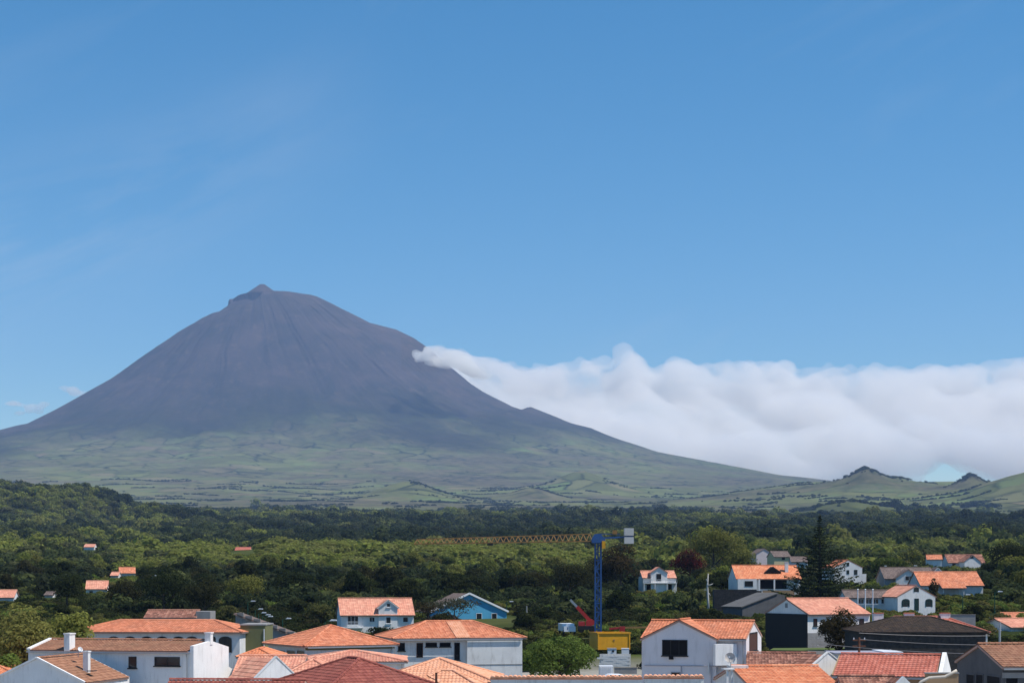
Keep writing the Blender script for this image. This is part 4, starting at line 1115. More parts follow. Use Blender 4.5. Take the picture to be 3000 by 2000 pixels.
mb = MB(); mb.bar((-0.3, 3.5, he-0.55), (h.w*0.82, 3.5, hr+0.1), 7.4, 0.16); mb.build('roof_slab', surf('dark_roof_felt', (0.13, 0.125, 0.12), 0.9, 0.15, 0.6), h.root); h.guard(2170, 2300, 1736, 1775)
# 28 white gabled house on the hillside
h = House('hillside_house', 'white hillside house with plain gable front beside the tall pine', 2444, 2526, 400, -8, 9)
he, hr = h.lz(1661, h.w/2), h.lz(1640, h.w/2); h.body('gy', he, hr, WHITE); h.roof('gy', he, hr, T_OR, over=0.2, verge=0.02)
h.win_px(2480, 2488, 1647, 1657, frame=FRAMEG, fw=0.15); h.win_px(2480, 2488, 1669, 1681, frame=FRAMEG, fw=0.15); h.win_px(2502, 2512, 1668, 1682, frame=FRAMEG, fw=0.15); h.part('side_wall', WHITE, (h.w, h.w+1.0, 0, 3, 0, h.lz(1680))); h.guard(2470, 2530, 1636, 1685)
# 29 grey chalet and the long orange roof
h = House('grey_chalet', 'weathered brown roofed house with white gable front left of the long orange roof', 2592, 2738, 394, 0, 9)
he, hr = h.lz(1692), h.lz(1662, 0, 4.5); h.body('gx', he, hr, CONC); h.roof('gx', he, hr, T_GRY, over=0.4)
a0, a1 = h.la(2622), h.la(2692); h.body('gy', h.lz(1690), h.lz(1667), WHITE2, name='gable_wing', x0=a0, x1=a1, y0=-1.2, y1=4); h.roof('gy', h.lz(1690), h.lz(1667), T_GRY, over=0.4, x0=a0, x1=a1, y0=-1.2, y1=4, name='wing_roof', caps=False)
h.window('front', h.la(2648), h.la(2672), h.lz(1700), h.lz(1686), frame=FRAMEW, o0=1.2, mull=1); a0, a1 = h.la(2735), h.la(2766); h.body('gy', h.lz(1676), h.lz(1661), WHITE, name='end_gable', x0=a0, x1=a1, y0=1, y1=5); h.roof('gy', h.lz(1676), h.lz(1661), T_GRY, over=0.3, x0=a0, x1=a1, y0=1, y1=5, name='end_gable_roof', caps=False, fasc=FRAMEW); h.guard(2585, 2740, 1658, 1700)
h = House('long_orange_house', 'long low house with wide plain orange roof on the right hillside', 2698, 2880, 352, -2, 10)
he, hr = h.lz(1712), h.lz(1675, 0, 5); h.body('gx', he, hr, WHITE2); h.roof('gx', he, hr, T_OR, over=0.4)
h.roof('shed_f', h.lz(1722), h.lz(1706), T_OR, over=0.6, x0=h.la(2752), x1=h.la(2818), y0=-2.2, y1=-0.02, name='porch_roof', caps=False); h.part('porch_post', WHITE, (h.la(2755), h.la(2757), -2.1, -1.9, 0, h.lz(1722))); h.part('porch_post', WHITE, (h.la(2814), h.la(2816), -2.1, -1.9, 0, h.lz(1722))); h.guard(2692, 2885, 1672, 1712)
# 36 right edge house
h = House('pink_roofed_house', 'white house with pale pink roof at the right edge beyond the dark stone house', 2962, 3090, 262, -20, 8)
he, hr = h.lz(1836), h.lz(1812, 0, 4); h.body('gx', he, hr, WHITE); h.roof('gx', he, hr, T_PK, over=0.3); h.part('lean_to', WHITE2, (-3.0, -0.02, 1.5, 6.5, 0, he-0.5)); h.guard(2925, 3000, 1805, 1850)
h = House('orange_gable_house', 'orange roofed house peeping over the pink roof at the right edge', 2966, 3100, 285, -12, 8)
he, hr = h.lz(1816), h.lz(1795, 0, 4); h.body('gx', he, hr, WHITE); h.roof('gx', he, hr, T_OR, over=0.3)
h = House('white_garage', 'small white outbuilding with dark openings left of the pink roofed house', 2918, 2958, 280, 0, 4, cat='shed')
t = h.lz(1812); h.body('box', t, 0, WHITE2); h.part('roof_slab', CONC, (-0.1, h.w+0.1, -0.1, 4.1, t, t+0.12)); h.win_px(2935, 2952, 1816, 1832, frame=FRAMED, glass=DARKIN)
# 32 balcony house
h = House('balcony_house', 'white two storey house with central gable, balcony and dark ground floor', 1884, 1980, 430, -4, 8)
he, hr = h.lz(1691), h.lz(1672, 0, 4); h.body('gx', he, hr, WHITE2); h.roof('gx', he, hr, T_PK, over=0.3)
a0, a1 = h.la(1906), h.la(1954); h.body('gy', h.lz(1676), h.lz(1660), WHITE, name='central_gable', x0=a0, x1=a1, y0=-0.6, y1=4); h.roof('gy', h.lz(1676), h.lz(1660), T_PK, over=0.2, x0=a0, x1=a1, y0=-0.6, y1=4, name='gable_roof', caps=False)
h.window('front', h.la(1922), h.la(1936), h.lz(1700), h.lz(1680), frame=FRAMED, o0=0.6, mull=1)
for p0, p1 in ((1894, 1908), (1921, 1938), (1958, 1968)): h.win_px(p0, p1, 1711, 1731, frame=FRAMED, glass=DARKIN)
mb = MB(); mb.box(-0.1, h.w+0.1, -1.3, -0.0, h.lz(1708), h.lz(1706))
for k in range(13): q = -0.05+k*(h.w+0.1)/12; mb.bar((q, -1.25, h.lz(1706)), (q, -1.25, h.lz(1706)+0.75), 0.05)
mb.box(-0.1, h.w+0.1, -1.3, -1.2, h.lz(1706)+0.75, h.lz(1706)+0.83); mb.build('balcony', FRAMEW, h.root)
for q in (0, h.w*0.33, h.w*0.7, h.w-0.2): h.part('balcony_post', WHITE2, (q, q+0.2, -1.28, -1.08, 0, h.lz(1708)-0.01))
h.guard(1878, 1985, 1656, 1722)
# small far houses
def far_house(name, label, p0, p1, D, al, dp, eave, ridge, kind, wall, tile, g=True, wins=()):
    h = House(name, label, p0, p1, D, al, dp)
    he, hr = h.lz(eave, h.w/2 if kind == 'gy' else 0), h.lz(ridge, h.w/2 if kind == 'gy' else 0, 0 if kind == 'gy' else dp/2); h.body(kind, he, hr, wall); h.roof(kind, he, hr, tile, over=0.4)
    for w in wins: h.win_px(*w, frame=FRAMED, glass=GLASS, fw=0.12)
    if g: h.guard(p0-3, p1+3, ridge-3, eave+5)
    return h
far_house('cottage', 'white cottage with pink roof among dark trees at the far left', 252, 314, 452, -10, 8, 1723, 1701, 'gx', WHITE, T_PK, True, ((262, 272, 1730, 1740), (290, 300, 1730, 1740)))
far_house('hill_cottage', 'small house with broken orange roof above the dark trees on the left', 350, 396, 640, -14, 8, 1677, 1661, 'gx', WHITE2, T_OR)
far_house('hill_shed', 'tiny shed with rose roof left of the broken orange roof', 324, 346, 600, 0, 5, 1684, 1675, 'gx', WHITE2, T_PK)
far_house('edge_cottage', 'pink roofed cottage at the left edge above the olive tree', -30, 40, 380, -8, 8, 1748, 1728, 'gx', WHITE, T_PK)
far_house('lone_house', 'lone tiny house with red and white roof on the far left hillside', 246, 276, 1150, 0, 8, 1601, 1593, 'gx', WHITE, T_PK)
far_house('far_red_house', 'far house with dull red roof left of the bright green rise', 688, 732, 1020, 0, 9, 1612, 1602, 'gx', CREAM, T_RED2)
far_house('far_white_house', 'far house with orange roof and white gable, left of the brown roofed pair', 2716, 2760, 600, 10, 7, 1637, 1625, 'gx', WHITE, T_OR)
far_house('far_brown_house', 'far house with brown roof and dark window on the right skyline of trees', 2778, 2885, 610, 0, 9, 1646, 1624, 'gx', WHITE2, T_BRN, True, ((2790, 2800, 1649, 1657),))
far_house('far_gable_house', 'far white gable joined to the brown roof on the right', 2826, 2872, 603, -8, 5, 1643, 1625, 'gy', WHITE, T_BRN, True, ((2842, 2852, 1627, 1635),))
far_house('grey_gabled_cottage', 'pinkish grey gabled cottage behind the bungalow', 2216, 2262, 640, -10, 8, 1620, 1606, 'gy', PINKW, T_GRY)
far_house('cream_cottage', 'cream cottage with brown roof behind the bungalow', 2268, 2316, 620, -10, 8, 1629, 1614, 'gx', CREAM, T_GRY, True, ((2290, 2300, 1632, 1639),))
far_house('slate_cottage', 'grey roofed cottage left of the tall pine', 2318, 2366, 600, 4, 8, 1644, 1630, 'gx', WHITE2, T_GRY)
far_house('white_hut', 'small white hut in the shade left of the dark trees', 131, 154, 400, 0, 4, 1741, 1733, 'gx', WHITE, T_GRY)
far_house('far_roof_house', 'distant farmhouse with pale orange roof below the right hand hills', 2328, 2368, 5600, 0, 16, 1488, 1483, 'gx', WHITE, T_PK)
# ------------------------------------------------------------------ construction site
CR_BLUE = surf('crane_blue_paint', (0.026, 0.095, 0.27), 0.45, 0.15, 1.5, spec=0.4)
CR_OR = surf('crane_orange_paint', (0.33, 0.185, 0.065), 0.5, 0.2, 1.0)
CR_YEL = surf('yellow_paint', (0.72, 0.34, 0.012), 0.5, 0.12, 0.7, spec=0.35, streak=0.25)
RED = surf('red_paint', (0.46, 0.030, 0.024), 0.45, 0.15, 1.2, spec=0.4)
BALL = surf('ballast_concrete', (0.62, 0.60, 0.56), 0.9, 0.08, 0.8)
RUB = surf('black_rubber', (0.012, 0.012, 0.012), 0.9, 0.1)
GREENP = surf('green_paint', (0.010, 0.075, 0.045), 0.6, 0.12)

D = 260.0
c0 = P(1752, 1872, D)
zc = H(c0.x, c0.y)
cr = empty('tower_crane', (c0.x, D, zc-0.2), 0, 'tower crane with blue mast and long orange jib over the green hillside', 'crane')
zt = Z(1590, D)-cr.location.z; mw = 0.43
mast = MB()
for sx in (-1, 1):
    for sy in (-1, 1): mast.bar((sx*mw, sy*mw, 0), (sx*mw, sy*mw, zt), 0.22)
n = int(zt/1.25)
for k in range(n):
    z0, z1 = zt*k/n, zt*(k+1)/n
    s_ = 1 if k % 2 else -1
    for sy in (-1, 1):
        mast.bar((-mw*s_, sy*mw, z0), (mw*s_, sy*mw, z1), 0.13); mast.bar((-mw, sy*mw, z1), (mw, sy*mw, z1), 0.13)
        mast.bar((sy*mw, -mw*s_, z0), (sy*mw, mw*s_, z1), 0.13); mast.bar((sy*mw, -mw, z1), (sy*mw, mw, z1), 0.13)
mast.box(-0.09, 0.09, -0.09, 0.09, 0, zt)      # inner telescoping section
mast.build('mast', CR_BLUE, cr)
hd = MB(); hd.prism([(-0.95, zt), (0.95, zt), (1.1, zt+0.55), (0.3, zt+1.45), (-0.55, zt+1.35), (-1.05, zt+0.5)], -0.75, 0.75); hd.build('slewing_head', CR_BLUE, cr)
MB().box(0.55, 1.05, -1.2, -0.62, zt-0.85, zt+0.3).build('operator_box', CR_YEL, cr)
jl = (1742-1204)/F*D; jib = MB(); jh = 1.12; droop = 0.42
def jz(t): return zt+0.28-droop*t
N_ = 30
for sy in (-0.5, 0.5):
    jib.bar((-0.9, sy, jz(0)), (-jl, sy, jz(1)), 0.15)
jib.bar((-0.9, 0, jz(0)+jh), (-jl+0.6, 0, jz(1)+jh*0.62), 0.15)
for k in range(N_):
    t0, t1, tm = k/N_, (k+1)/N_, (k+0.5)/N_
    x0, x1, xm = -0.9-(jl-0.9)*t0, -0.9-(jl-0.9)*t1, -0.9-(jl-0.9)*tm
    hh = jh*(1-0.38*tm)
    for sy in (-0.5, 0.5):
        jib.bar((x0, sy, jz(t0)), (xm, 0, jz(tm)+hh), 0.08); jib.bar((xm, 0, jz(tm)+hh), (x1, sy, jz(t1)), 0.08)
    jib.bar((x0, -0.5, jz(t0)), (x0, 0.5, jz(t0)), 0.06)
jib.build('jib', CR_OR, cr)
xt = -(1752-1436)/F*D
tr = MB(); tr.box(xt-0.45, xt+0.45, -0.6, 0.6, jz(0.58)-0.40, jz(0.58)-0.06); tr.build('trolley', FRAMED, cr)
cj = MB(); cj.bar((0.9, -0.45, zt+0.75), (5.3, -0.45, zt+1.0), 0.22); cj.bar((0.9, 0.45, zt+0.75), (5.3, 0.45, zt+1.0), 0.22)
for k in range(5): cj.bar((1.2+k*0.9, -0.45, zt+0.78+k*0.045), (1.2+k*0.9, 0.45, zt+0.78+k*0.045), 0.12)
cj.bar((0.3, 0, zt+1.4), (3.4, 0, zt+1.35), 0.10); cj.build('counter_jib', CR_BLUE, cr)
xb = (1842-1752)/F*D
for z0, z1 in ((zt+1.13, zt+2.25), (zt-0.1, zt+0.9)): MB().box(xb-0.7, xb+0.72, -0.75, 0.75, z0, z1).build('counterweight', BALL, cr)
MB().box(2.2, 2.9, -0.3, 0.3, zt+1.35, zt+1.95).build('winch', CR_OR, cr)
bs = MB(); bs.box(-2.2, 2.2, -0.25, 0.25, 0, 0.5); bs.box(-0.25, 0.25, -2.2, -0.26, 0.003, 0.497); bs.box(-0.25, 0.25, 0.26, 2.2, 0.003, 0.497); bs.build('base_frame', CR_BLUE, cr)
GUARD.append((1195, 1860, 1540, 1600, 262)); GUARD.append((1735, 1770, 1560, 1860, 262)); FOOT.append((c0.x, D, 6))

# yellow skip raised on white blocks
D = 236.0
y0 = P(1751, 1902, D); sk = empty('yellow_skip', (y0.x, D, y0.z), math.radians(13), 'big yellow steel skip standing in front of the crane mast', 'skip')
w_, hh, dd = (1848-1751)/F*D*1.02, 50/F*D, 4.2
mb = MB()
mb.box(0, w_, 0, 0.08, 0, hh); mb.box(0, w_, dd-0.08, dd, 0, hh); mb.box(0, 0.08, 0.08, dd-0.08, 0, hh-0.003); mb.box(w_-0.08, w_, 0.08, dd-0.08, 0, hh-0.003); mb.box(0.08, w_-0.08, 0.08, dd-0.08, 0, 0.1)
mb.build('shell', CR_YEL, sk)
rim = MB(); rim.box(-0.1, w_+0.1, -0.12, -0.003, hh-0.16, hh+0.03); rim.box(-0.1, -0.003, -0.003, dd+0.1, hh-0.16, hh+0.027); rim.box(w_+0.003, w_+0.1, -0.003, dd+0.1, hh-0.16, hh+0.027); rim.build('rim', CR_YEL, sk)
for q in (0.0, w_-0.18): MB().box(q, q+0.18, -0.10, -0.004, 0, hh-0.17).build('corner_post', CR_YEL, sk)
MB().box(w_*0.5-0.12, w_*0.5+0.12, -0.05, -0.004, hh*0.5, hh*0.6).build('badge', CR_OR, sk)
GUARD.append((1728, 1850, 1850, 1985, 230)); FOOT.append((y0.x+2, D+1, 6)); FOOT.append((y0.x+2, 225, 6))
def block(name, label, p0, p1, y0_, y1_, D, dp, mat, cat, al=0, extra=None):
    b = P(p0, y1_, D); h_ = (y1_-y0_)/F*D; w = (p1-p0)/F*D/math.cos(math.radians(al))
    o = empty(name, (b.x, D, b.z), -math.radians(al), label, cat)
    MB().box(0, w, 0, dp, 0, h_).build('body', mat, o)
    return o, w, h_
def gz(o):    # stand a support under it down to the ground
    return H(o.location.x, o.location.y) - o.location.z - 0.1
o, w, hh = block('site_hut', 'white site hut with a round vent under the yellow skip', 1781, 1806, 1899, 1928, 232, 1.6, WPAINT, 'hut')
MB().tube([(w*0.6, -0.06, hh*0.75), (w*0.6, -0.003, hh*0.75)], 0.16, 10).build('vent', FRAMED, o); MB().box(-0.05, w+0.05, -0.05, 1.65, hh, hh+0.06).build('roof', CONC, o); MB().box(0.03, w-0.03, 0.03, 1.5, gz(o), -0.003).build('plinth', CONC, o)
o, w, hh = block('white_crate', 'small white crate under the right end of the yellow skip', 1822, 1843, 1899, 1918, 232, 1.2, WPAINT, 'crate'); MB().box(-0.03, w+0.03, -0.03, 1.23, hh, hh+0.05).build('lid', WPAINT, o); MB().box(0.03, w-0.03, 0.03, 1.1, gz(o), -0.003).build('plinth', CONC, o)
# unfinished block wall
b = P(1746, 1955, 222); bw = empty('block_wall', (b.x, 222, H(b.x, 222)-0.3), 0, 'unfinished pale block wall with a broken left edge below the yellow skip', 'wall')
nb_ = 0; me = None; z1 = Z(1914, 222)-bw.location.z; zb_ = Z(1957, 222)-bw.location.z; wt = (1848-1746)/F*222
mb = MB().box(0.5, wt, 0.06, 0.3, 0, z1-0.02); mb.build('wall_core', BALL, bw)
blk = MB().box(0.008, 0.492, 0, 0.055, 0.008, 0.238); me = bpy.data.meshes.new('block'); me.from_pydata(blk.v, [], blk.f); me.materials.append(WHITE2)
rows = int((z1-zb_)/0.245)
for r_ in range(rows):
    for c_ in range(int(wt/0.5)+1):
        xx = c_*0.5 + (0.25 if r_ % 2 else 0) - 0.1
        if xx + 0.5 > wt or xx < 0.5*abs(math.sin(r_*1.9))+0.25*(r_ % 3 == 0): continue
        o = bpy.data.objects.new('block', me); COL.objects.link(o); o.parent = bw
        o.location = (xx, -0.01+0.012*math.sin(c_*5.1+r_*3.7), zb_ + r_*0.245)
FOOT.append((b.x+2, 222, 4))
o, w, hh = block('white_container', 'pale blue white container at the foot of the block wall', 1757, 1797, 1950, 1986, 205, 2.4, WPAINT, 'container')
for k in range(6): MB().box(0.1+k*(w-0.2)/6, 0.1+k*(w-0.2)/6+0.09, -0.05, -0.003, 0.1, hh-0.1).build('rib', WPAINT, o)
MB().box(0.02, w-0.02, 0.02, 2.3, gz(o), -0.003).build('plinth', CONC, o)
o, w, hh = block('low_wall', 'low buff wall behind the green tarpaulin', 1800, 1866, 1955, 1972, 212, 0.3, CONC, 'wall'); MB().box(-0.04, w+0.04, -0.04, 0.34, hh, hh+0.06).build('wall_cap', GREYM, o); MB().box(0.0, w, 0.0, 0.3, gz(o), -0.003).build('footing', CONC, o)
# green tarpaulin heap
b = P(1800, 1988, 200); tv = []; tf = []
for j in range(6):
    for i in range(13):
        x = i*0.26; y = j*0.4; tv.append((x, y, 0.35+0.75*math.sin(math.pi*min(1, (j+0.4)/5.4))*(0.75+0.25*math.sin(i*0.9+1))+0.10*math.sin(i*2.3+j*1.7)))
for j in range(5):
    for i in range(12): tf.append([j*13+i, j*13+i+1, (j+1)*13+i+1, (j+1)*13+i])
tp = empty('tarpaulin_stack', (b.x, 200, H(b.x, 200)), 0, 'dark green tarpaulin over a stack beside the lilac house', 'tarpaulin')
zz = Z(1979, 200)-H(b.x, 200)-0.8
to = mesh_obj('tarpaulin', [(x, y, z+zz-0.3) for x, y, z in tv], tf, GREENP, tp, True); sm = to.modifiers.new('thick', 'SOLIDIFY'); sm.thickness = 0.03
MB().box(0.05, 3.05, 0.1, 1.9, 0, zz+0.0).build('stack', CONC, tp)
# parked white car, only its roof shows over the coped wall
def make_car(name, label, loc, rz, paint, group=None):
    r = empty(name, loc, rz, label, 'car', group)
    prof_ = [(-2.0, 0.28), (2.0, 0.28), (2.05, 0.62), (1.75, 0.80), (1.0, 0.90), (0.45, 1.38), (-0.95, 1.42), (-1.75, 0.98), (-2.03, 0.88)]
    mb = MB(); mb.prism(prof_, -0.8, 0.8); o = mb.build('body', paint, r); bv = o.modifiers.new('round', 'BEVEL'); bv.width = 0.09; bv.segments = 2
    for s_ in (-1, 1):
        v = [(0.92, s_*0.812, 0.92), (0.42, s_*0.812, 1.30), (-0.9, s_*0.812, 1.33), (-1.5, s_*0.812, 0.99)]
        mesh_obj('side_window', v, [[0, 1, 2, 3]] if s_ < 0 else [[3, 2, 1, 0]], GLASS, r)
    mesh_obj('windscreen', [(1.0, -0.68, 0.93), (1.0, 0.68, 0.93), (0.5, 0.62, 1.36), (0.5, -0.62, 1.36)], [[0, 1, 2, 3]], GLASS, r).location.x = 0.03
    for x in (-1.25, 1.25):
        for y in (-0.72, 0.72):
            wo_ = MB().tube([(x, y-0.1, 0.31), (x, y+0.1, 0.31)], 0.31, 12).build('wheel', RUB, r); MB().tube([(x, y-0.11, 0.31), (x, y+0.11, 0.31)], 0.18, 8).build('rim', STEEL, wo_)
    for y in (-0.55, 0.55): MB().box(1.98, 2.06, y-0.16, y+0.16, 0.60, 0.72).build('headlight', GLASS, r)
    return r
b = P(1808, 1990, 192)
make_car('parked_car', 'white car roof showing above the coped wall by the green tarpaulin', (b.x, 192, Z(1972, 192)-1.42), 0.15, WPAINT)
# red truck crane and white van behind the green tree
D = 272.0
b = P(1722, 1838, D); zg = Z(1852, D)
tk = empty('red_truck_crane', (b.x, D, zg), 0, 'red loader crane with raised boom left of the blue mast', 'crane')
mb = MB(); mb.box(-1.6, 1.2, -1.1, 1.1, 0.5, 1.1); mb.build('chassis', FRAMED, tk)
MB().box(-0.3, 0.6, -0.6, 0.6, 1.1, 1.9).build('turret', RED, tk); MB().box(-1.5, -0.5, -1.0, 1.0, 1.1, 1.75).build('counterweight', RED, tk)
p1_ = P(1733, 1822, D)-Vector(tk.location); p2_ = P(1690, 1776, D)-Vector(tk.location); p3_ = P(1671, 1756, D)-Vector(tk.location)
MB().bar(p1_, p2_, 0.62, 0.55).build('boom', RED, tk); MB().bar(p2_, p3_, 0.40, 0.36).build('boom_tip', STEEL, tk); MB().tube([p1_+Vector((0, -0.5, 0)), p1_+Vector((0, 0.5, 0))], 0.5, 10).build('boom_pivot', RED, tk)
for x in (-1.1, 0.7):
    for y in (-0.95, 0.95): MB().tube([(x, y-0.14, 0.5), (x, y+0.14, 0.5)], 0.5, 12).build('wheel', RUB, tk)
GUARD.append((1668, 1740, 1752, 1835, D)); FOOT.append((b.x, D, 4))
b = P(1647, 1850, 262); vn = empty('white_van', (b.x, 262, Z(1856, 262)), 0.12, 'white box van with blue marking left of the red loader crane', 'van')
MB().box(0, 1.9, 0, 4.2, 0.45, 1.58).build('box_body', WPAINT, vn); MB().prism([(0.05, 0.4), (1.85, 0.4), (1.85, 1.2), (0.05, 1.2)], -1.5, -0.02).build('cab', WPAINT, vn); MB().box(0.55, 0.68, -1.52, -1.505, 0.7, 1.1).build('marking', CR_BLUE, vn)
for x in (0.1, 1.8):
    for y in (-0.9, 3.2): MB().tube([(x-0.1, y, 0.35), (x+0.1, y, 0.35)], 0.35, 10).build('wheel', RUB, vn)
GUARD.append((1640, 1684, 1822, 1850, 262)); FOOT.append((b.x+1, 262, 3))
D = 252.0; b = P(1785, 1842, D)
bo = empty('red_boom', (b.x, D, b.z-0.5), 0, 'long red boom lying level behind the yellow skip', 'boom')
MB().bar((0, 0, 0.55), (1.9, 0, 0.72), 0.34, 0.3).build('boom_section', RED, bo); MB().bar((1.9, 0, 0.72), (5.6, 0.4, 0.78), 0.26, 0.24).build('boom_section', CR_OR, bo); MB().box(1.5, 2.3, -0.3, 0.3, -1.5, 0.9).build('stand', RED, bo)

# ------------------------------------------------------------------ poles, lamps, wires
def street_lamp(px, py, D, label, post=GREENP, arm=0.9, face=1):
    t = P(px, py, D); z0 = H(t.x, D)-0.1
    r = empty('street_lamp', (t.x, D, z0), 0, label, 'street lamp', 'street lamps of the town')
    hz = t.z-z0
    MB().tube([(-arm*face, 0, 0), (-arm*face, 0, hz-0.15), (-arm*face*0.7, 0, hz), (0, 0, hz+0.02)], 0.07, 6, taper=[1.2, 0.9, 0.8, 0.7]).build('post', post, r)
    mb = MB(); mb.prism([(-0.42, 0.0), (0.42, 0.02), (0.36, 0.16), (-0.2, 0.2)], -0.16, 0.16); o = mb.build('lamp_head', WPAINT, r); o.location = (0, 0, hz)
    return r
for i, (px, py, D, lb) in enumerate(((741, 1761, 300, 'topmost street lamp on the slope above the grey outbuilding'), (763, 1784, 290, 'second street lamp from the top above the grey outbuilding'),
        (773, 1795, 284, 'third street lamp from the top above the grey outbuilding'), (785, 1801, 276, 'fourth street lamp down the slope above the grey outbuilding'), (792, 1806, 270, 'fifth street lamp, just left of the green gap'), (845, 1812, 262, 'lowest street lamp left of the pyramid roof'),
        (976, 1818, 190, 'street lamp head just above the peak of the pyramid roof'), (1498, 1762, 330, 'street lamp right of the blue house'), (457, 1686, 420, 'street lamp among the dark trees on the left'), (572, 1704, 420, 'street lamp right of the dark trees on the left'),
        (2930, 1733, 285, 'long white lamp head before the dark trees at the right edge'), (2836, 1742, 290, 'small white lamp below the long orange house'), (2594, 1658, 420, 'lamp at the left end of the brown roofed chalet'), (2682, 1657, 420, 'lamp above the ridge of the brown roofed chalet'))):
    street_lamp(px, py, D, lb)
def pole(px, py, D, label, mat, arms=True):
    t = P(px, py, D); z0 = H(t.x, D)-0.2; hz = t.z-z0
    r = empty('utility_pole', (t.x, D, z0), 0, label, 'utility pole', 'utility poles')
    MB().tube([(0, 0, 0), (0, 0, hz)], 0.13, 8, taper=[1.2, 0.8]).build('post', mat, r)
    if arms:
        for dz in (0.25, 0.8): MB().box(-0.6, 0.6, -0.05, 0.05, hz-dz-0.06, hz-dz+0.06).build('cross_arm', mat, r)
        for x in (-0.5, 0, 0.5): MB().tube([(x, 0, hz-0.19), (x, 0, hz-0.02)], 0.05, 6).build('insulator', WPAINT, r)
    return Vector((t.x, D, t.z))
WOOD = surf('weathered_wood', (0.16, 0.12, 0.09), 0.9, 0.15)
pole(1543, 1774, 300, 'grey utility pole right of the blue house', CONC, False)
pA = pole(2517, 1866, 158, 'rusty pole before the dark stone house, carrying the wires', surf('rust', (0.20, 0.085, 0.05), 0.9, 0.2), True)
pB = pole(2929, 1822, 175, 'slim grey pole left of the pink roofed house', STEEL, False)
WIREM = surf('wire', (0.30, 0.28, 0.27), 0.6, 0.1)
def wire(label, a, b, sag):
    r = empty('overhead_wire', a, 0, label, 'wire', 'overhead wires'); pts = []
    for k in range(15):
        t = k/14; pts.append((Vector(b)-Vector(a))*t + Vector((0, 0, -4*sag*t*(1-t))))
    MB().tube(pts, 0.022, 4, cap=False).build('cable', WIREM, r)
wire('topmost of the wires crossing the dark stone house', P(2517, 1853, 158), P(2900, 1861, 172), 0.12)
wire('second wire down across the dark stone house', P(2517, 1871, 158), P(2900, 1888, 150), 0.12)
wire('third wire down across the dark stone house, lowest on the right', P(2400, 1884, 160), P(2860, 1914, 140), 0.15)
# white statue-like dead tree
t = P(2074, 1735, 330); r = empty('dead_tree', (t.x, 330, H(t.x, 330)-0.1), 0, 'bleached dead tree trunk standing white before the dark red tree', 'tree')
hz = Z(1679, 330)-r.location.z; BLE = surf('bleached_wood', (0.50, 0.48, 0.45), 0.9, 0.15)
MB().tube([(0.15, 0, 0), (0.0, 0, hz*0.4), (-0.1, 0.1, hz*0.7), (0.05, 0, hz)], 0.22, 7, taper=[1.2, 1, 0.8, 0.35]).build('trunk', BLE, r, True)
for (z_, dx, dz) in ((0.72, 0.95, 0.35), (0.62, -0.8, -0.1), (0.55, 0.5, -0.6), (0.8, -0.35, 0.6)): MB().tube([(0, 0, hz*z_), (dx*0.6, 0.1, hz*z_+dz*0.4), (dx, 0, hz*z_+dz)], 0.13, 6, taper=[1, 0.8, 0.4]).build('limb', BLE, r, True)
# ------------------------------------------------------------------ trees and bushes
LF_DARK = leaf_mat('leaf_dark', (0.022, 0.032, 0.012), (0.040, 0.050, 0.018), (0.050, 0.046, 0.019))  # dark green deepened so the colour carries the near-black shade of crowns
LF_MID = leaf_mat('leaf_mid', (0.078, 0.104, 0.027), (0.120, 0.138, 0.034), (0.112, 0.102, 0.040))
LF_BRI = leaf_mat('leaf_bright', (0.165, 0.198, 0.038), (0.215, 0.228, 0.050), (0.170, 0.168, 0.052))
LF_OLV = leaf_mat('leaf_olive', (0.155, 0.162, 0.038), (0.205, 0.202, 0.052), (0.155, 0.130, 0.048))
LF_OLV2 = leaf_mat('leaf_pale_olive', (0.200, 0.212, 0.050), (0.255, 0.255, 0.064), (0.185, 0.160, 0.056))
LF_FRESH = leaf_mat('leaf_fresh', (0.110, 0.165, 0.034), (0.160, 0.210, 0.046), (0.17, 0.21, 0.056))
LF_GREY = leaf_mat('leaf_greygreen', (0.075, 0.088, 0.050), (0.100, 0.112, 0.066), (0.085, 0.085, 0.055))
LF_RED = leaf_mat('leaf_dark_red', (0.034, 0.016, 0.011), (0.130, 0.020, 0.018), (0.062, 0.040, 0.020))
LF_BRN = leaf_mat('leaf_brown', (0.052, 0.040, 0.018), (0.074, 0.052, 0.024), (0.060, 0.060, 0.024))
LF_PINE = leaf_mat('leaf_pine', (0.024, 0.036, 0.018), (0.042, 0.054, 0.024), (0.030, 0.040, 0.016), 0.15)
LF_FAR = leaf_mat('leaf_far_wood', (0.062, 0.084, 0.030), (0.100, 0.116, 0.040), (0.112, 0.112, 0.050))
LF_FARD = leaf_mat('leaf_far_dark', (0.028, 0.042, 0.019), (0.048, 0.062, 0.027), (0.056, 0.062, 0.030))
LF_FARB = leaf_mat('leaf_far_bright', (0.190, 0.225, 0.046), (0.245, 0.250, 0.060), (0.190, 0.185, 0.064))  # bright green raised so the colour carries sunlight on the crown tops
BARK = surf('bark', (0.085, 0.066, 0.050), 0.95, 0.2, 3.0, bump=0.5)

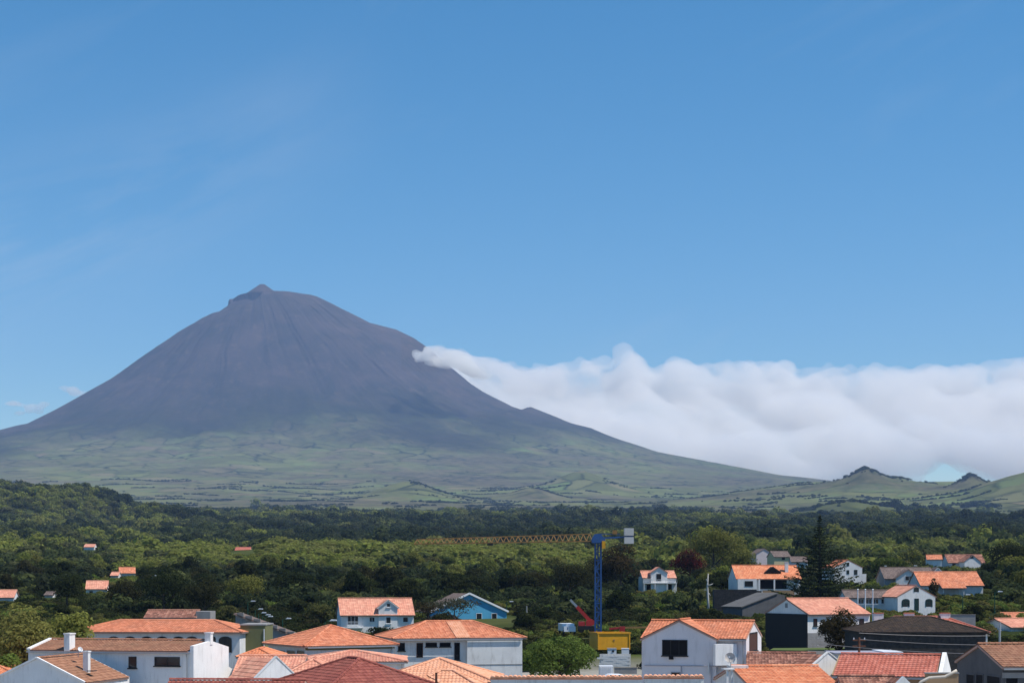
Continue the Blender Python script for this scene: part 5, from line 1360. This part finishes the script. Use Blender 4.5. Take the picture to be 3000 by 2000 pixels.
def crown_arrays(rx, rz, nl, nc, card, seed, zc=0.0, squash=0.8, under=-0.2, aspect=1.5, lobe=(0.34, 0.5), jitter=0.32):
    """leaf cards on many lobes spread through an ellipsoid; returns verts (n,4,3)"""
    r = np.random.default_rng(seed); out = []
    for k in range(nl):
        d = r.normal(size=3); d /= np.linalg.norm(d); d[2] = (d[2] if r.random() < 0.62 else abs(d[2]))*0.95
        rad = r.uniform(*lobe)
        q = (1-rad*0.85)*r.random()**0.35
        c = np.array([d[0]*rx*q, d[1]*rx*q, d[2]*rz*q])
        R0 = rad*rx; R1 = rad*min(rx, rz)*squash*1.15
        n = int(nc*r.uniform(0.7, 1.3))
        nn = r.normal(size=(n, 3)); nn /= np.linalg.norm(nn, axis=1)[:, None]
        nn = nn[nn[:, 2] > under]; n = len(nn)
        pos = c + nn*np.array([R0, R0, R1])*r.uniform(0.78, 1.08, (n, 1))
        nrm = nn*np.array([1, 1, 1.15]) + r.normal(size=(n, 3))*jitter; nrm /= np.linalg.norm(nrm, axis=1)[:, None]
        t = np.cross(nrm, r.normal(size=(n, 3))); t /= np.linalg.norm(t, axis=1)[:, None]
        b = np.cross(nrm, t)
        s = card*r.uniform(0.6, 1.35, (n, 1))
        quad = np.stack([pos - t*s*0.5*aspect, pos - b*s*0.42 + nrm*s*0.08, pos + t*s*0.5*aspect, pos + b*s*0.42 - nrm*s*0.05], 1)
        out.append(quad)
    q = np.concatenate(out); q[:, :, 2] += zc
    return q
def quads_mesh(name, q, mat):
    n = len(q); me = bpy.data.meshes.new(name)
    me.vertices.add(n*4); me.vertices.foreach_set('co', q.reshape(-1).astype(np.float32))
    me.loops.add(n*4); me.loops.foreach_set('vertex_index', np.arange(n*4, dtype=np.int32))
    me.polygons.add(n); me.polygons.foreach_set('loop_start', np.arange(0, n*4, 4, dtype=np.int32))
    me.materials.append(mat); me.update(calc_edges=True); me.validate()
    return me
def trunk_mesh(name, h, r, spread, seed, limbs=4):
    rr = random.Random(seed); mb = MB()
    top = (rr.uniform(-.2, .2)*spread*0.3, rr.uniform(-.2, .2)*spread*0.3, h*0.72)
    mb.tube([(0, 0, -0.4), (0.05, 0, h*0.25), (top[0]*0.5, top[1]*0.5, h*0.5), top], r, 7, taper=[1.25, 1, 0.75, 0.35])
    for k in range(limbs):
        a = 2*math.pi*(k+rr.random()*0.6)/limbs; z0 = h*rr.uniform(0.28, 0.5); e = spread*rr.uniform(0.45, 0.75)
        mb.tube([(0.02, 0, z0), (math.cos(a)*e*0.45, math.sin(a)*e*0.45, z0+h*0.14), (math.cos(a)*e, math.sin(a)*e, z0+h*rr.uniform(0.2, 0.36))], r*0.5, 5, taper=[1, 0.7, 0.3])
    me = bpy.data.meshes.new(name); me.from_pydata(mb.v, [], mb.f); me.materials.append(BARK); return me
def add_tree(name, label, x, y, crown_me, trunk_me, sc=1.0, scz=1.0, rz=0.0, group=None, cat='tree', mat=None, dz=0.0):
    t = empty(name, (x, y, H(x, y)-0.15+dz), rz, label, cat, group)
    t.scale = (sc, sc, sc*scz)
    c = bpy.data.objects.new('crown', crown_me); COL.objects.link(c); c.parent = t
    if trunk_me is not None:
        k = bpy.data.objects.new('trunk', trunk_me); COL.objects.link(k); k.parent = t
    return t

# --- single trees one can name
def own_tree(name, label, px, D, top, wpx, mat, seed, nl=16, nc=120, card=0.36, squash=0.8, clear=0.10, base=None, cat='tree', lobe=(0.34, 0.5), depth=1.0, under=-0.2, guard=False, jitter=0.32):
    """tree whose crown is wpx wide and reaches row top"""
    x = X(px, D); g = H(x, D); R_ = wpx/F*D/2
    hz = Z(top, D) - g
    zc = g + hz*(clear + (1-clear)/2); rz_ = hz*(1-clear)/2
    q = crown_arrays(R_*1.02, rz_*1.06, int(nl*1.25), int(nc*1.5), card*0.8, seed, hz*(clear+(1-clear)/2)*1.02, squash, under, lobe=lobe, jitter=jitter)
    me = quads_mesh('crown', q, mat); tm = trunk_mesh('trunk', hz*0.85, 0.05*hz*0.35+0.08, R_, seed)
    t = add_tree(name, label, x, D, me, tm, cat=cat)
    FOOT.append((x, D, R_*0.7))
    if guard: GUARD.append((px-wpx*0.36, px+wpx*0.36, top, top+wpx*0.32, D))
    return t
own_tree('olive_green_tree', 'broad olive green tree at the left edge behind the white annex', 75, 163, 1738, 250, LF_OLV2, 21, 34, 170, 0.30, clear=0.0, guard=True)
own_tree('olive_green_tree', 'olive green tree leaning over the left end of the arcaded building', 208, 168, 1760, 185, LF_OLV2, 22, 28, 170, 0.30, clear=0.0, guard=True)
own_tree('green_bush', 'rounded green bush in front of the arcade roof by the chimney', 262, 158, 1838, 70, LF_FRESH, 23, 10, 120, 0.22, cat='bush')
own_tree('green_bush', 'bright green bush in the bottom left before the big olive tree', 25, 156, 1862, 95, LF_FRESH, 24, 12, 130, 0.24, cat='bush')
own_tree('round_green_tree', 'dense round green tree between the white end wall and the block wall', 1640, 188, 1844, 238, LF_FRESH, 25, 36, 190, 0.26, clear=0.0, guard=True, lobe=(0.24, 0.36))
own_tree('round_green_tree', 'smaller green tree against the left of the round green tree', 1560, 196, 1872, 120, LF_FRESH, 26, 16, 140, 0.26, clear=0.05, guard=True)
own_tree('feathery_tree', 'thin feathery tree in front of the blue house', 1330, 300, 1742, 175, LF_GREY, 27, 22, 60, 0.30, clear=0.25, jitter=0.9)
own_tree('feathery_tree', 'thin brownish tree left of the blue house', 1255, 305, 1752, 110, LF_BRN, 28, 16, 60, 0.32, clear=0.25, jitter=0.9)
own_tree('big_olive_tree', 'huge olive brown tree rising above the bungalow level on the right', 2090, 520, 1536, 205, LF_OLV, 29, 30, 190, 0.55, clear=0.12, guard=True)
own_tree('big_olive_tree', 'lower flank tree right of the huge olive tree', 2170, 540, 1588, 110, LF_OLV, 30, 18, 140, 0.55, clear=0.1)
own_tree('dark_red_tree', 'dark tree flushed deep red on top beside the balcony house', 2018, 480, 1606, 118, LF_RED, 31, 22, 150, 0.45, clear=0.1, guard=True)
own_tree('dark_red_tree', 'darker lower part of the red tree behind the balcony house', 2055, 470, 1660, 85, LF_DARK, 32, 14, 120, 0.45, clear=0.05)
own_tree('dark_broad_tree', 'very dark broad tree with pale tufts left of the crane mast', 1668, 405, 1642, 190, LF_DARK, 33, 26, 150, 0.42, clear=0.1, guard=True)
own_tree('dark_broad_tree', 'dark tree left of the broad dark tree behind the green hillside', 1560, 420, 1672, 150, LF_DARK, 34, 22, 140, 0.42, clear=0.1)
own_tree('tall_dark_tree', 'tall dark olive tree right behind the crane mast', 1818, 425, 1588, 128, LF_BRN, 35, 24, 160, 0.45, clear=0.1, guard=True)
own_tree('tall_dark_tree', 'dark lower tree beside the tall tree behind the mast', 1760, 430, 1625, 120, LF_DARK, 36, 20, 150, 0.45, clear=0.05)
own_tree('street_tree', 'brownish round tree before the white wall of the black gabled house', 2462, 197, 1759, 128, LF_BRN, 37, 36, 130, 0.24, clear=0.10, guard=True, jitter=0.7)
own_tree('right_edge_tree', 'tall black green tree at the right edge', 2955, 455, 1578, 150, LF_DARK, 38, 24, 150, 0.45, clear=0.05)
own_tree('right_edge_tree', 'dark tree filling the gap left of the tall tree at the right edge', 2905, 470, 1640, 90, LF_DARK, 39, 16, 130, 0.45, clear=0.05)
own_tree('small_conifer', 'narrow brown conifer before the long orange house', 2736, 322, 1682, 34, LF_BRN, 40, 14, 70, 0.3, clear=0.02, squash=1.6)
own_tree('verge_bush', 'grey green bush climbing beside the sunlit wall of the lilac house', 2236, 165, 1862, 46, LF_GREY, 41, 12, 110, 0.2, clear=0.0, cat='bush')
own_tree('verge_bush', 'dark bush right of the lilac house below the black wall', 2225, 185, 1818, 60, LF_MID, 42, 12, 110, 0.22, clear=0.0, cat='bush')
own_tree('yellow_bush', 'yellow green young tree left of the black end wall', 2214, 190, 1790, 30, LF_BRI, 43, 9, 90, 0.2, clear=0.0, cat='bush')
own_tree('hedge_bush', 'dark hedge bush under the dormer house', 1110, 262, 1826, 110, LF_DARK, 44, 14, 100, 0.28, clear=0.0, cat='bush')
own_tree('dark_evergreen', 'largest black green tree left of centre below the green slope', 480, 330, 1664, 210, LF_DARK, 45, 28, 160, 0.36, clear=0.08, guard=True)
own_tree('dark_evergreen', 'black green tree left of the pink roofed cottage', 195, 340, 1665, 120, LF_DARK, 46, 22, 150, 0.36, clear=0.08)
own_tree('dark_evergreen', 'black green tree right of the pink roofed cottage', 365, 345, 1690, 130, LF_DARK, 47, 22, 140, 0.36, clear=0.08)
own_tree('dark_evergreen', 'dark tree above the long low shed', 600, 320, 1690, 150, LF_DARK, 48, 22, 140, 0.36, clear=0.08)
own_tree('valley_tree', 'brown green tree above the row of street lamps', 720, 345, 1676, 150, LF_OLV, 49, 22, 130, 0.36, clear=0.08)
own_tree('valley_tree', 'dark tree right of the brown green tree above the lamps', 860, 380, 1668, 160, LF_DARK, 50, 22, 140, 0.4, clear=0.08)
own_tree('valley_tree', 'mid green tree above the dormer house', 1030, 380, 1680, 170, LF_MID, 51, 22, 140, 0.4, clear=0.08)
own_tree('valley_tree', 'bright bush left of the dormer house', 940, 300, 1755, 100, LF_MID, 52, 16, 120, 0.32, clear=0.0)
own_tree('valley_tree', 'green tree behind the feathery tree', 1200, 390, 1690, 150, LF_MID, 53, 20, 130, 0.4, clear=0.08)
own_tree('valley_tree', 'dark tree right of the green tree behind the blue house', 1400, 400, 1678, 140, LF_DARK, 54, 20, 130, 0.4, clear=0.08)
# --- Norfolk pine
def norfolk(px, D, top, wpx):
    x = X(px, D); g = H(x, D); hz = Z(top, D)-g; r = np.random.default_rng(77)
    t = empty('norfolk_pine', (x, D, g-0.2), 0.3, 'tall tiered dark pine towering over the right hand houses', 'tree')
    MB().tube([(0, 0, 0), (0, 0, hz*0.5), (0, 0, hz)], 0.34, 8, taper=[1.3, 0.8, 0.12]).build('trunk', BARK, t)
    out = []; z = hz*0.10; RB = wpx/F*D/2; tier = 0
    while z < hz*0.985:
        f = z/hz; Rr = RB*(1-f)**1.25*(0.72+0.5*r.random()) * (1.0 if f > 0.2 else 0.8+f)
        nb_ = int(9-4*f); off = r.random()*6
        for k in range(nb_):
            a = off + 2*math.pi*k/nb_ + r.normal()*0.12; Lb = Rr*r.uniform(0.75, 1.12)
            n = int(max(8, Lb*13)); s = r.random(n)**0.75
            rise = -0.10*s*Lb + 0.22*Lb*s*s
            c = np.stack([np.cos(a)*Lb*s, np.sin(a)*Lb*s, z + rise], -1)
            wd_ = 0.16+0.26*Lb*(0.5-np.abs(s-0.55))*0.8
            c[:, :2] += np.array([-math.sin(a), math.cos(a)])*(r.normal(size=(n, 1))*wd_[:, None])
            c[:, 2] += r.normal(size=n)*0.07 - np.abs(r.normal(size=n))*0.10
            nrm = np.stack([r.normal(size=n)*0.5, r.normal(size=n)*0.5, 0.6+r.random(n)], -1); nrm /= np.linalg.norm(nrm, axis=1)[:, None]
            tt = np.cross(nrm, np.stack([r.normal(size=n), r.normal(size=n), r.normal(size=n)*0.3], -1)); tt /= np.linalg.norm(tt, axis=1)[:, None]; bb = np.cross(nrm, tt)
            cs = r.uniform(0.26, 0.55, (n, 1))*(0.75+0.5*(1-f))
            out.append(np.stack([c-tt*cs*0.8, c-bb*cs*0.28, c+tt*cs*0.8, c+bb*cs*0.28], 1))
        z += max(0.32, (0.95-0.5*f)*hz*0.048); tier += 1
    o = bpy.data.objects.new('crown', quads_mesh('crown', np.concatenate(out), LF_PINE)); COL.objects.link(o); o.parent = t
    FOOT.append((x, D, RB*0.7)); GUARD.append((px-50, px+50, top, 1735, D))
norfolk(2402, 345, 1500, 320)

# --- 280 trees of the near wood, each one its own thing (meshes shared)
PROTO = []
for i, (m, nm) in enumerate(((LF_DARK, 'dark'), (LF_MID, 'mid'), (LF_OLV, 'olive'), (LF_BRI, 'bright'), (LF_MID, 'mid'), (LF_BRI, 'bright'), (LF_DARK, 'dark'), (LF_OLV, 'olive'))):
    q = crown_arrays(3.6, 2.6 + 0.4*(i % 3), 20, 140, 0.38, 200+i, 3.1, lobe=(0.32, 0.48))
    PROTO.append((quads_mesh('crown', q, m), trunk_mesh('trunk', 5.2, 0.22, 2.6, 300+i), nm))
def blocked(x, y, rad, hz):
    for (fx, fy, fr) in FOOT:
        if (x-fx)**2 + (y-fy)**2 < (fr+rad*0.75)**2: return True
    g = H(x, y); px = 1500+x/y*F; rp = rad/y*F; pt = HY-(g+hz-CZ)/y*F; pb = HY-(g-CZ)/y*F
    for (a, b, c, d, D) in GUARD:
        if y < D+4 and px+rp > a and px-rp < b and pt < d and pb > c: return True
    return False
def tone(x, y, r):
    """kind growing here; sun on the rise and shade in hollows are coloured in"""
    u = x/y; n = float(fbm(np.array([x/130.0+5]), np.array([y/130.0]), 3)[0])
    b = math.exp(-((y-840)/200.0)**2)*(1 if -0.22 < u < 0.06 else 0.35)
    v = n + 1.2*b + r.uniform(-0.35, 0.35)
    if y < 520 and u < 0.03: v -= 0.25
    return 'dark' if v < -0.12 else ('mid' if v < 0.16 else ('olive' if v < 0.40 else 'bright'))
WOOD_L = []; rt = random.Random(99); made = 0; tries = 0; spots = []
while made < 290 and tries < 9000:
    tries += 1
    y = 250 + 470*rt.random()**0.8; u = rt.uniform(-0.325, 0.325); x = u*y
    sc = rt.uniform(0.7, 1.35)*(0.72 if y < 330 else 1.0); rad = 3.4*sc; hz = 6.6*sc
    if any((x-a)**2 + (y-b)**2 < (0.95*(rad+c)*0.62)**2 for a, b, c in spots): continue
    if blocked(x, y, rad, hz): continue
    k = tone(x, y, rt); cand = [p for p in PROTO if p[2] == k]; p = cand[rt.randrange(len(cand))]
    tr_ = add_tree('wood_tree', None, x, y, p[0], p[1], sc, rt.uniform(0.85, 1.25), rt.uniform(0, 6.28), group='leafy trees of the near wood', cat='tree')
    WOOD_L.append((1500+x/y*F, y, k, tr_))
    spots.append((x, y, rad)); made += 1

MARKS = ((60, 'the left edge olive tree'), (283, 'the pink roofed cottage'), (400, 'the broken orange roof'), (520, 'the long low shed'), (650, 'the olive block'), (760, 'the row of street lamps'), (970, 'the pyramid roof'), (1105, 'the dormer house'),
         (1250, 'the feathery tree'), (1390, 'the blue house'), (1540, 'the bare grey pole'), (1650, 'the white van'), (1752, 'the blue crane mast'), (1932, 'the balcony house'), (2074, 'the bleached trunk'), (2180, 'the basalt ruin'), (2265, 'the bungalow'),
         (2402, 'the tiered pine'), (2485, 'the hillside house'), (2665, 'the brown chalet'), (2790, 'the long orange house'), (2950, 'the right edge'))
ORD = ('leftmost', 'second from left', 'third from left', 'fourth from left', 'fifth from left', 'sixth from left', 'seventh from left', 'eighth from left', 'ninth from left', 'tenth from left', 'eleventh from left', 'twelfth from left', 'thirteenth from left', 'fourteenth from left')
TON = {'dark': 'dark green', 'mid': 'mid green', 'olive': 'olive brown', 'bright': 'yellow green'}
grp = {}
for (px, y, k, o) in WOOD_L:
    m = min(MARKS, key=lambda q: abs(q[0]-px)); band = 'lower' if y < 400 else ('middle' if y < 540 else 'upper')
    grp.setdefault((m[1], band, k), []).append((px, o))
for (m, band, k), lst in grp.items():
    lst.sort(key=lambda q: q[0])
    for i, (px, o) in enumerate(lst):
        o['label'] = (ORD[min(i, len(ORD)-1)] + ' ' if len(lst) > 1 else '') + TON[k] + ' tree on the ' + band + ' slope above ' + m

# --- the wood beyond: one mass nobody could count, instanced leaf crowns
def scatter(name, pts, protos, label=None):
    col = bpy.data.collections.new(name + '_kinds')
    for i, me in enumerate(protos):
        o = bpy.data.objects.new('%s_kind_%02d' % (name, i), me); col.objects.link(o)
    pts = np.asarray(pts, float); me = bpy.data.meshes.new(name)
    me.from_pydata(pts[:, :3].tolist(), [], [])
    for j, (nm, ty) in enumerate((('sc', 'FLOAT'), ('scz', 'FLOAT'), ('rot', 'FLOAT'), ('kind', 'INT'))):
        at = me.attributes.new(nm, ty, 'POINT'); at.data.foreach_set('value', pts[:, 3+j].astype(np.int32 if ty == 'INT' else np.float32))
    o = bpy.data.objects.new(name, me); COL.objects.link(o)
    ng = bpy.data.node_groups.new(name, 'GeometryNodeTree')
    ng.interface.new_socket('Geometry', in_out='INPUT', socket_type='NodeSocketGeometry'); ng.interface.new_socket('Geometry', in_out='OUTPUT', socket_type='NodeSocketGeometry')
    gi = ng.nodes.new('NodeGroupInput'); go = ng.nodes.new('NodeGroupOutput')
    ci = ng.nodes.new('GeometryNodeCollectionInfo'); ci.inputs['Collection'].default_value = col; ci.inputs['Separate Children'].default_value = True; ci.inputs['Reset Children'].default_value = True
    ip = ng.nodes.new('GeometryNodeInstanceOnPoints'); ip.inputs['Pick Instance'].default_value = True
    def at(nm, ty):
        a = ng.nodes.new('GeometryNodeInputNamedAttribute'); a.data_type = ty; a.inputs['Name'].default_value = nm; return a.outputs['Attribute']
    cs = ng.nodes.new('ShaderNodeCombineXYZ'); ng.links.new(at('sc', 'FLOAT'), cs.inputs[0]); ng.links.new(at('sc', 'FLOAT'), cs.inputs[1]); ng.links.new(at('scz', 'FLOAT'), cs.inputs[2])
    cr_ = ng.nodes.new('ShaderNodeCombineXYZ'); ng.links.new(at('rot', 'FLOAT'), cr_.inputs[2])
    ng.links.new(gi.outputs[0], ip.inputs['Points']); ng.links.new(ci.outputs[0], ip.inputs['Instance']); ng.links.new(at('kind', 'INT'), ip.inputs['Instance Index'])
    ng.links.new(cr_.outputs[0], ip.inputs['Rotation']); ng.links.new(cs.outputs[0], ip.inputs['Scale']); ng.links.new(ip.outputs[0], go.inputs[0])
    md = o.modifiers.new('scatter', 'NODES'); md.node_group = ng
    tag(o, label, kind='stuff'); return o
FARP = []
for i, m in enumerate((LF_FARD, LF_FARD, LF_FAR, LF_FAR, LF_FAR, LF_FARB, LF_FARB)):
    q = crown_arrays(1.0, 0.72 + 0.12*(i % 3), 10, 70, 0.19, 400+i, 0.45, lobe=(0.36, 0.54), aspect=1.3)
    FARP.append(quads_mesh('far_crown', q, m))
rs = np.random.default_rng(2024)
def wood_points():
    n = 90000
    y = 330 + (5200-330)*rs.random(n)**0.9; u = rs.uniform(-0.345, 0.345, n)
    sp_ = 5.0 + y/230.0
    dens = 0.69*y/(sp_**2)*1.15                       # wanted trees per metre of depth
    pdf = n*0.9**-1*((y-330)/4870.0)**(1/0.9-1)*(1/0.9)**0/4870.0
    pdf = n/(0.9*4870.0)*((y-330)/4870.0 + 1e-4)**(1/0.9-1)
    keep = rs.random(n) < np.clip(dens/pdf, 0, 1)
    y, u, sp_ = y[keep], u[keep], sp_[keep]; x = u*y
    z = height(x, y)
    # clearings and the ragged upper edge of the wood
    n1 = fbm(x/260.0 + 2, y/420.0 + 7, 4); n2 = fbm(x/900.0 + 31, y/900.0 + 4, 4)
    edge = 3600 + 1500*n2
    ok = (n1 > -0.62 + 0.95*sstep(edge-900, edge+1200, y)) & (y < edge+1500)
    ok &= ~((u > 0.06) & (y > 2600) & (n1 < 0.22))
    sc = sp_*rs.uniform(0.42, 0.95, len(y))*np.interp(y, [330, 600, 1200, 5000], [0.72, 0.85, 0.85, 0.75])*np.where(rs.random(len(y)) < 0.09, rs.uniform(1.3, 1.8, len(y)), 1.0)
    tone_ = fbm(x/150.0 + 5, y/190.0, 3) + 1.5*np.exp(-((y-830)/210.0)**2)*np.where((u > -0.23) & (u < 0.06), 1.0, 0.35) + 0.45*fbm(x/420.0 + 50, y/520.0 + 3, 3) + 0.55*fbm(x/60.0 + 8, y/90.0 + 2, 3) - 0.42*sstep(980, 1150, y)*sstep(2300, 1700, y) - 0.35*sstep(600, 480, y)*(u < 0.03) + rs.uniform(-0.45, 0.45, len(y)) + 0.55*np.exp(-((y-2400)/240.0)**2)*(u < -0.2)
    kind = np.where(tone_ < -0.12, rs.integers(0, 2, len(y)), np.where(tone_ < 0.42, rs.integers(2, 5, len(y)), rs.integers(5, 7, len(y))))  # brighter leaf kinds paint the sun on the rise, darker ones the shade
    rise = np.exp(-((y-830)/210.0)**2)*((u > -0.24) & (u < 0.07))
    scz = sc*rs.uniform(0.75, 1.15, len(y))*(1 - 0.38*rise)
    keep = []
    G = np.array(GUARD)
    px = 1500+u*F; rp = sc/y*F; pt = HY-(z+1.2*scz-CZ)/y*F; pb = HY-(z-CZ)/y*F
    bad = np.zeros(len(y), bool)
    for (a, b, c, d, D) in GUARD: bad |= (y < D+4) & (px+rp*0.9 > a) & (px-rp*0.9 < b) & (pt < d) & (pb > c)
    for (fx, fy, fr) in FOOT: bad |= (x-fx)**2 + (y-fy)**2 < (fr+sc*0.7)**2
    for (fx, fy, fr) in spots: bad |= (x-fx)**2 + (y-fy)**2 < (fr*0.55)**2
    ok &= ~bad
    P_ = np.stack([x, y, z-0.15*sc, sc, scz, rs.uniform(0, 6.28, len(y)), kind], -1)
    return P_[ok]
wp = wood_points()
scatter('woodland', wp, FARP, 'dense green woodland covering the land between town and mountain')
# hedgerows and lone clumps on the pastures
def hedge_points():
    X_, Y_ = [], []; r = np.random.default_rng(88)
    for k in range(330):
        y0 = 3900 + 4800*r.random(); x0 = r.uniform(-0.345, 0.345)*y0; n = int(r.integers(6, 34)*(1.0 if r.random() < 0.8 else 2.2)); st = r.uniform(4, 7)
        sl = r.normal()*0.35; wd = r.choice([2.0, 5.0, 16.0, 34.0], p=[0.45, 0.3, 0.17, 0.08])
        t = (np.arange(n)-n/2)*st; X_.append(x0 + t + r.normal(size=n)*3); Y_.append(y0 + t*sl + 30*np.sin(t/90.0+k) + r.normal(size=n)*wd)
    n = 160; y0 = 3900 + 4500*r.random(n); X_.append(r.uniform(-0.345, 0.345, n)*y0); Y_.append(y0)
    for (px, D, w, n) in ((2545, 6300, 40, 90), (2575, 6350, 40, 40), (2845, 6100, 34, 60), (2500, 4300, 70, 90), (2420, 4500, 60, 60), (2760, 4700, 80, 70), (2870, 5300, 50, 50), (1420, 6800, 130, 60), (1280, 7000, 60, 30), (1940, 7800, 70, 40), (1500, 5200, 160, 120), (1180, 5000, 150, 110)):
        X_.append(X(px, D) + r.normal(size=n)*w); Y_.append(D + r.normal(size=n)*w*0.35)
    x = np.concatenate(X_); y = np.concatenate(Y_); ok = np.hypot(x-SX, y-SY) > 3700; x, y = x[ok], y[ok]; z = height(x, y)
    sc = r.uniform(4.5, 9.5, len(x)); scz = sc*r.uniform(0.55, 0.95, len(x))
    return np.stack([x, y, z-0.2*sc, sc, scz, r.uniform(0, 6.28, len(x)), r.integers(0, 3, len(x))], -1)
hp = hedge_points()
scatter('hedgerows', hp, FARP[:3], 'dark hedgerows and tree clumps dotted over the far pastures')
# low scrub filling yards and gaps between the houses
SCR = []
for i, m in enumerate((LF_MID, LF_OLV, LF_FRESH, LF_DARK, LF_BRI)):
    SCR.append(quads_mesh('scrub', crown_arrays(1.0, 0.75, 10, 90, 0.17, 500+i, 0.35, lobe=(0.34, 0.55)), m))
def scrub_points():
    n = 32000
    y = 150 + 620*rs.random(n)**0.85; u = rs.uniform(-0.33, 0.33, n); x = u*y; z = height(x, y)
    n1 = fbm(x/30.0, y/30.0, 3); sc = rs.uniform(0.7, 2.1, n)*np.interp(y, [150, 250, 600], [0.6, 0.9, 1.3]); scz = sc*rs.uniform(0.7, 1.2, n)
    ok = (n1 > -0.32)
    px = 1500+u*F; rp = sc/y*F; pt = HY-(z+1.1*scz-CZ)/y*F; pb = HY-(z-CZ)/y*F; bad = np.zeros(n, bool)
    for (a, b, c, d, D) in GUARD: bad |= (y < D+4) & (px+rp*0.9 > a) & (px-rp*0.9 < b) & (pt < d) & (pb > c)
    for (fx, fy, fr) in FOOT: bad |= (x-fx)**2 + (y-fy)**2 < (fr*0.92+sc*0.4)**2
    ok &= ~bad
    v = fbm(x/45.0+9, y/45.0, 3) + rs.uniform(-0.3, 0.3, n)
    kind = np.where(v < -0.15, 3, np.where(v < 0.1, 0, np.where(v < 0.28, 1, np.where(v < 0.42, 2, 4))))
    return np.stack([x, y, z-0.1, sc, scz, rs.uniform(0, 6.28, n), kind], -1)[ok]
sp2 = scrub_points()
scatter('scrub', sp2, SCR, 'low green scrub in the yards and slopes around the houses')
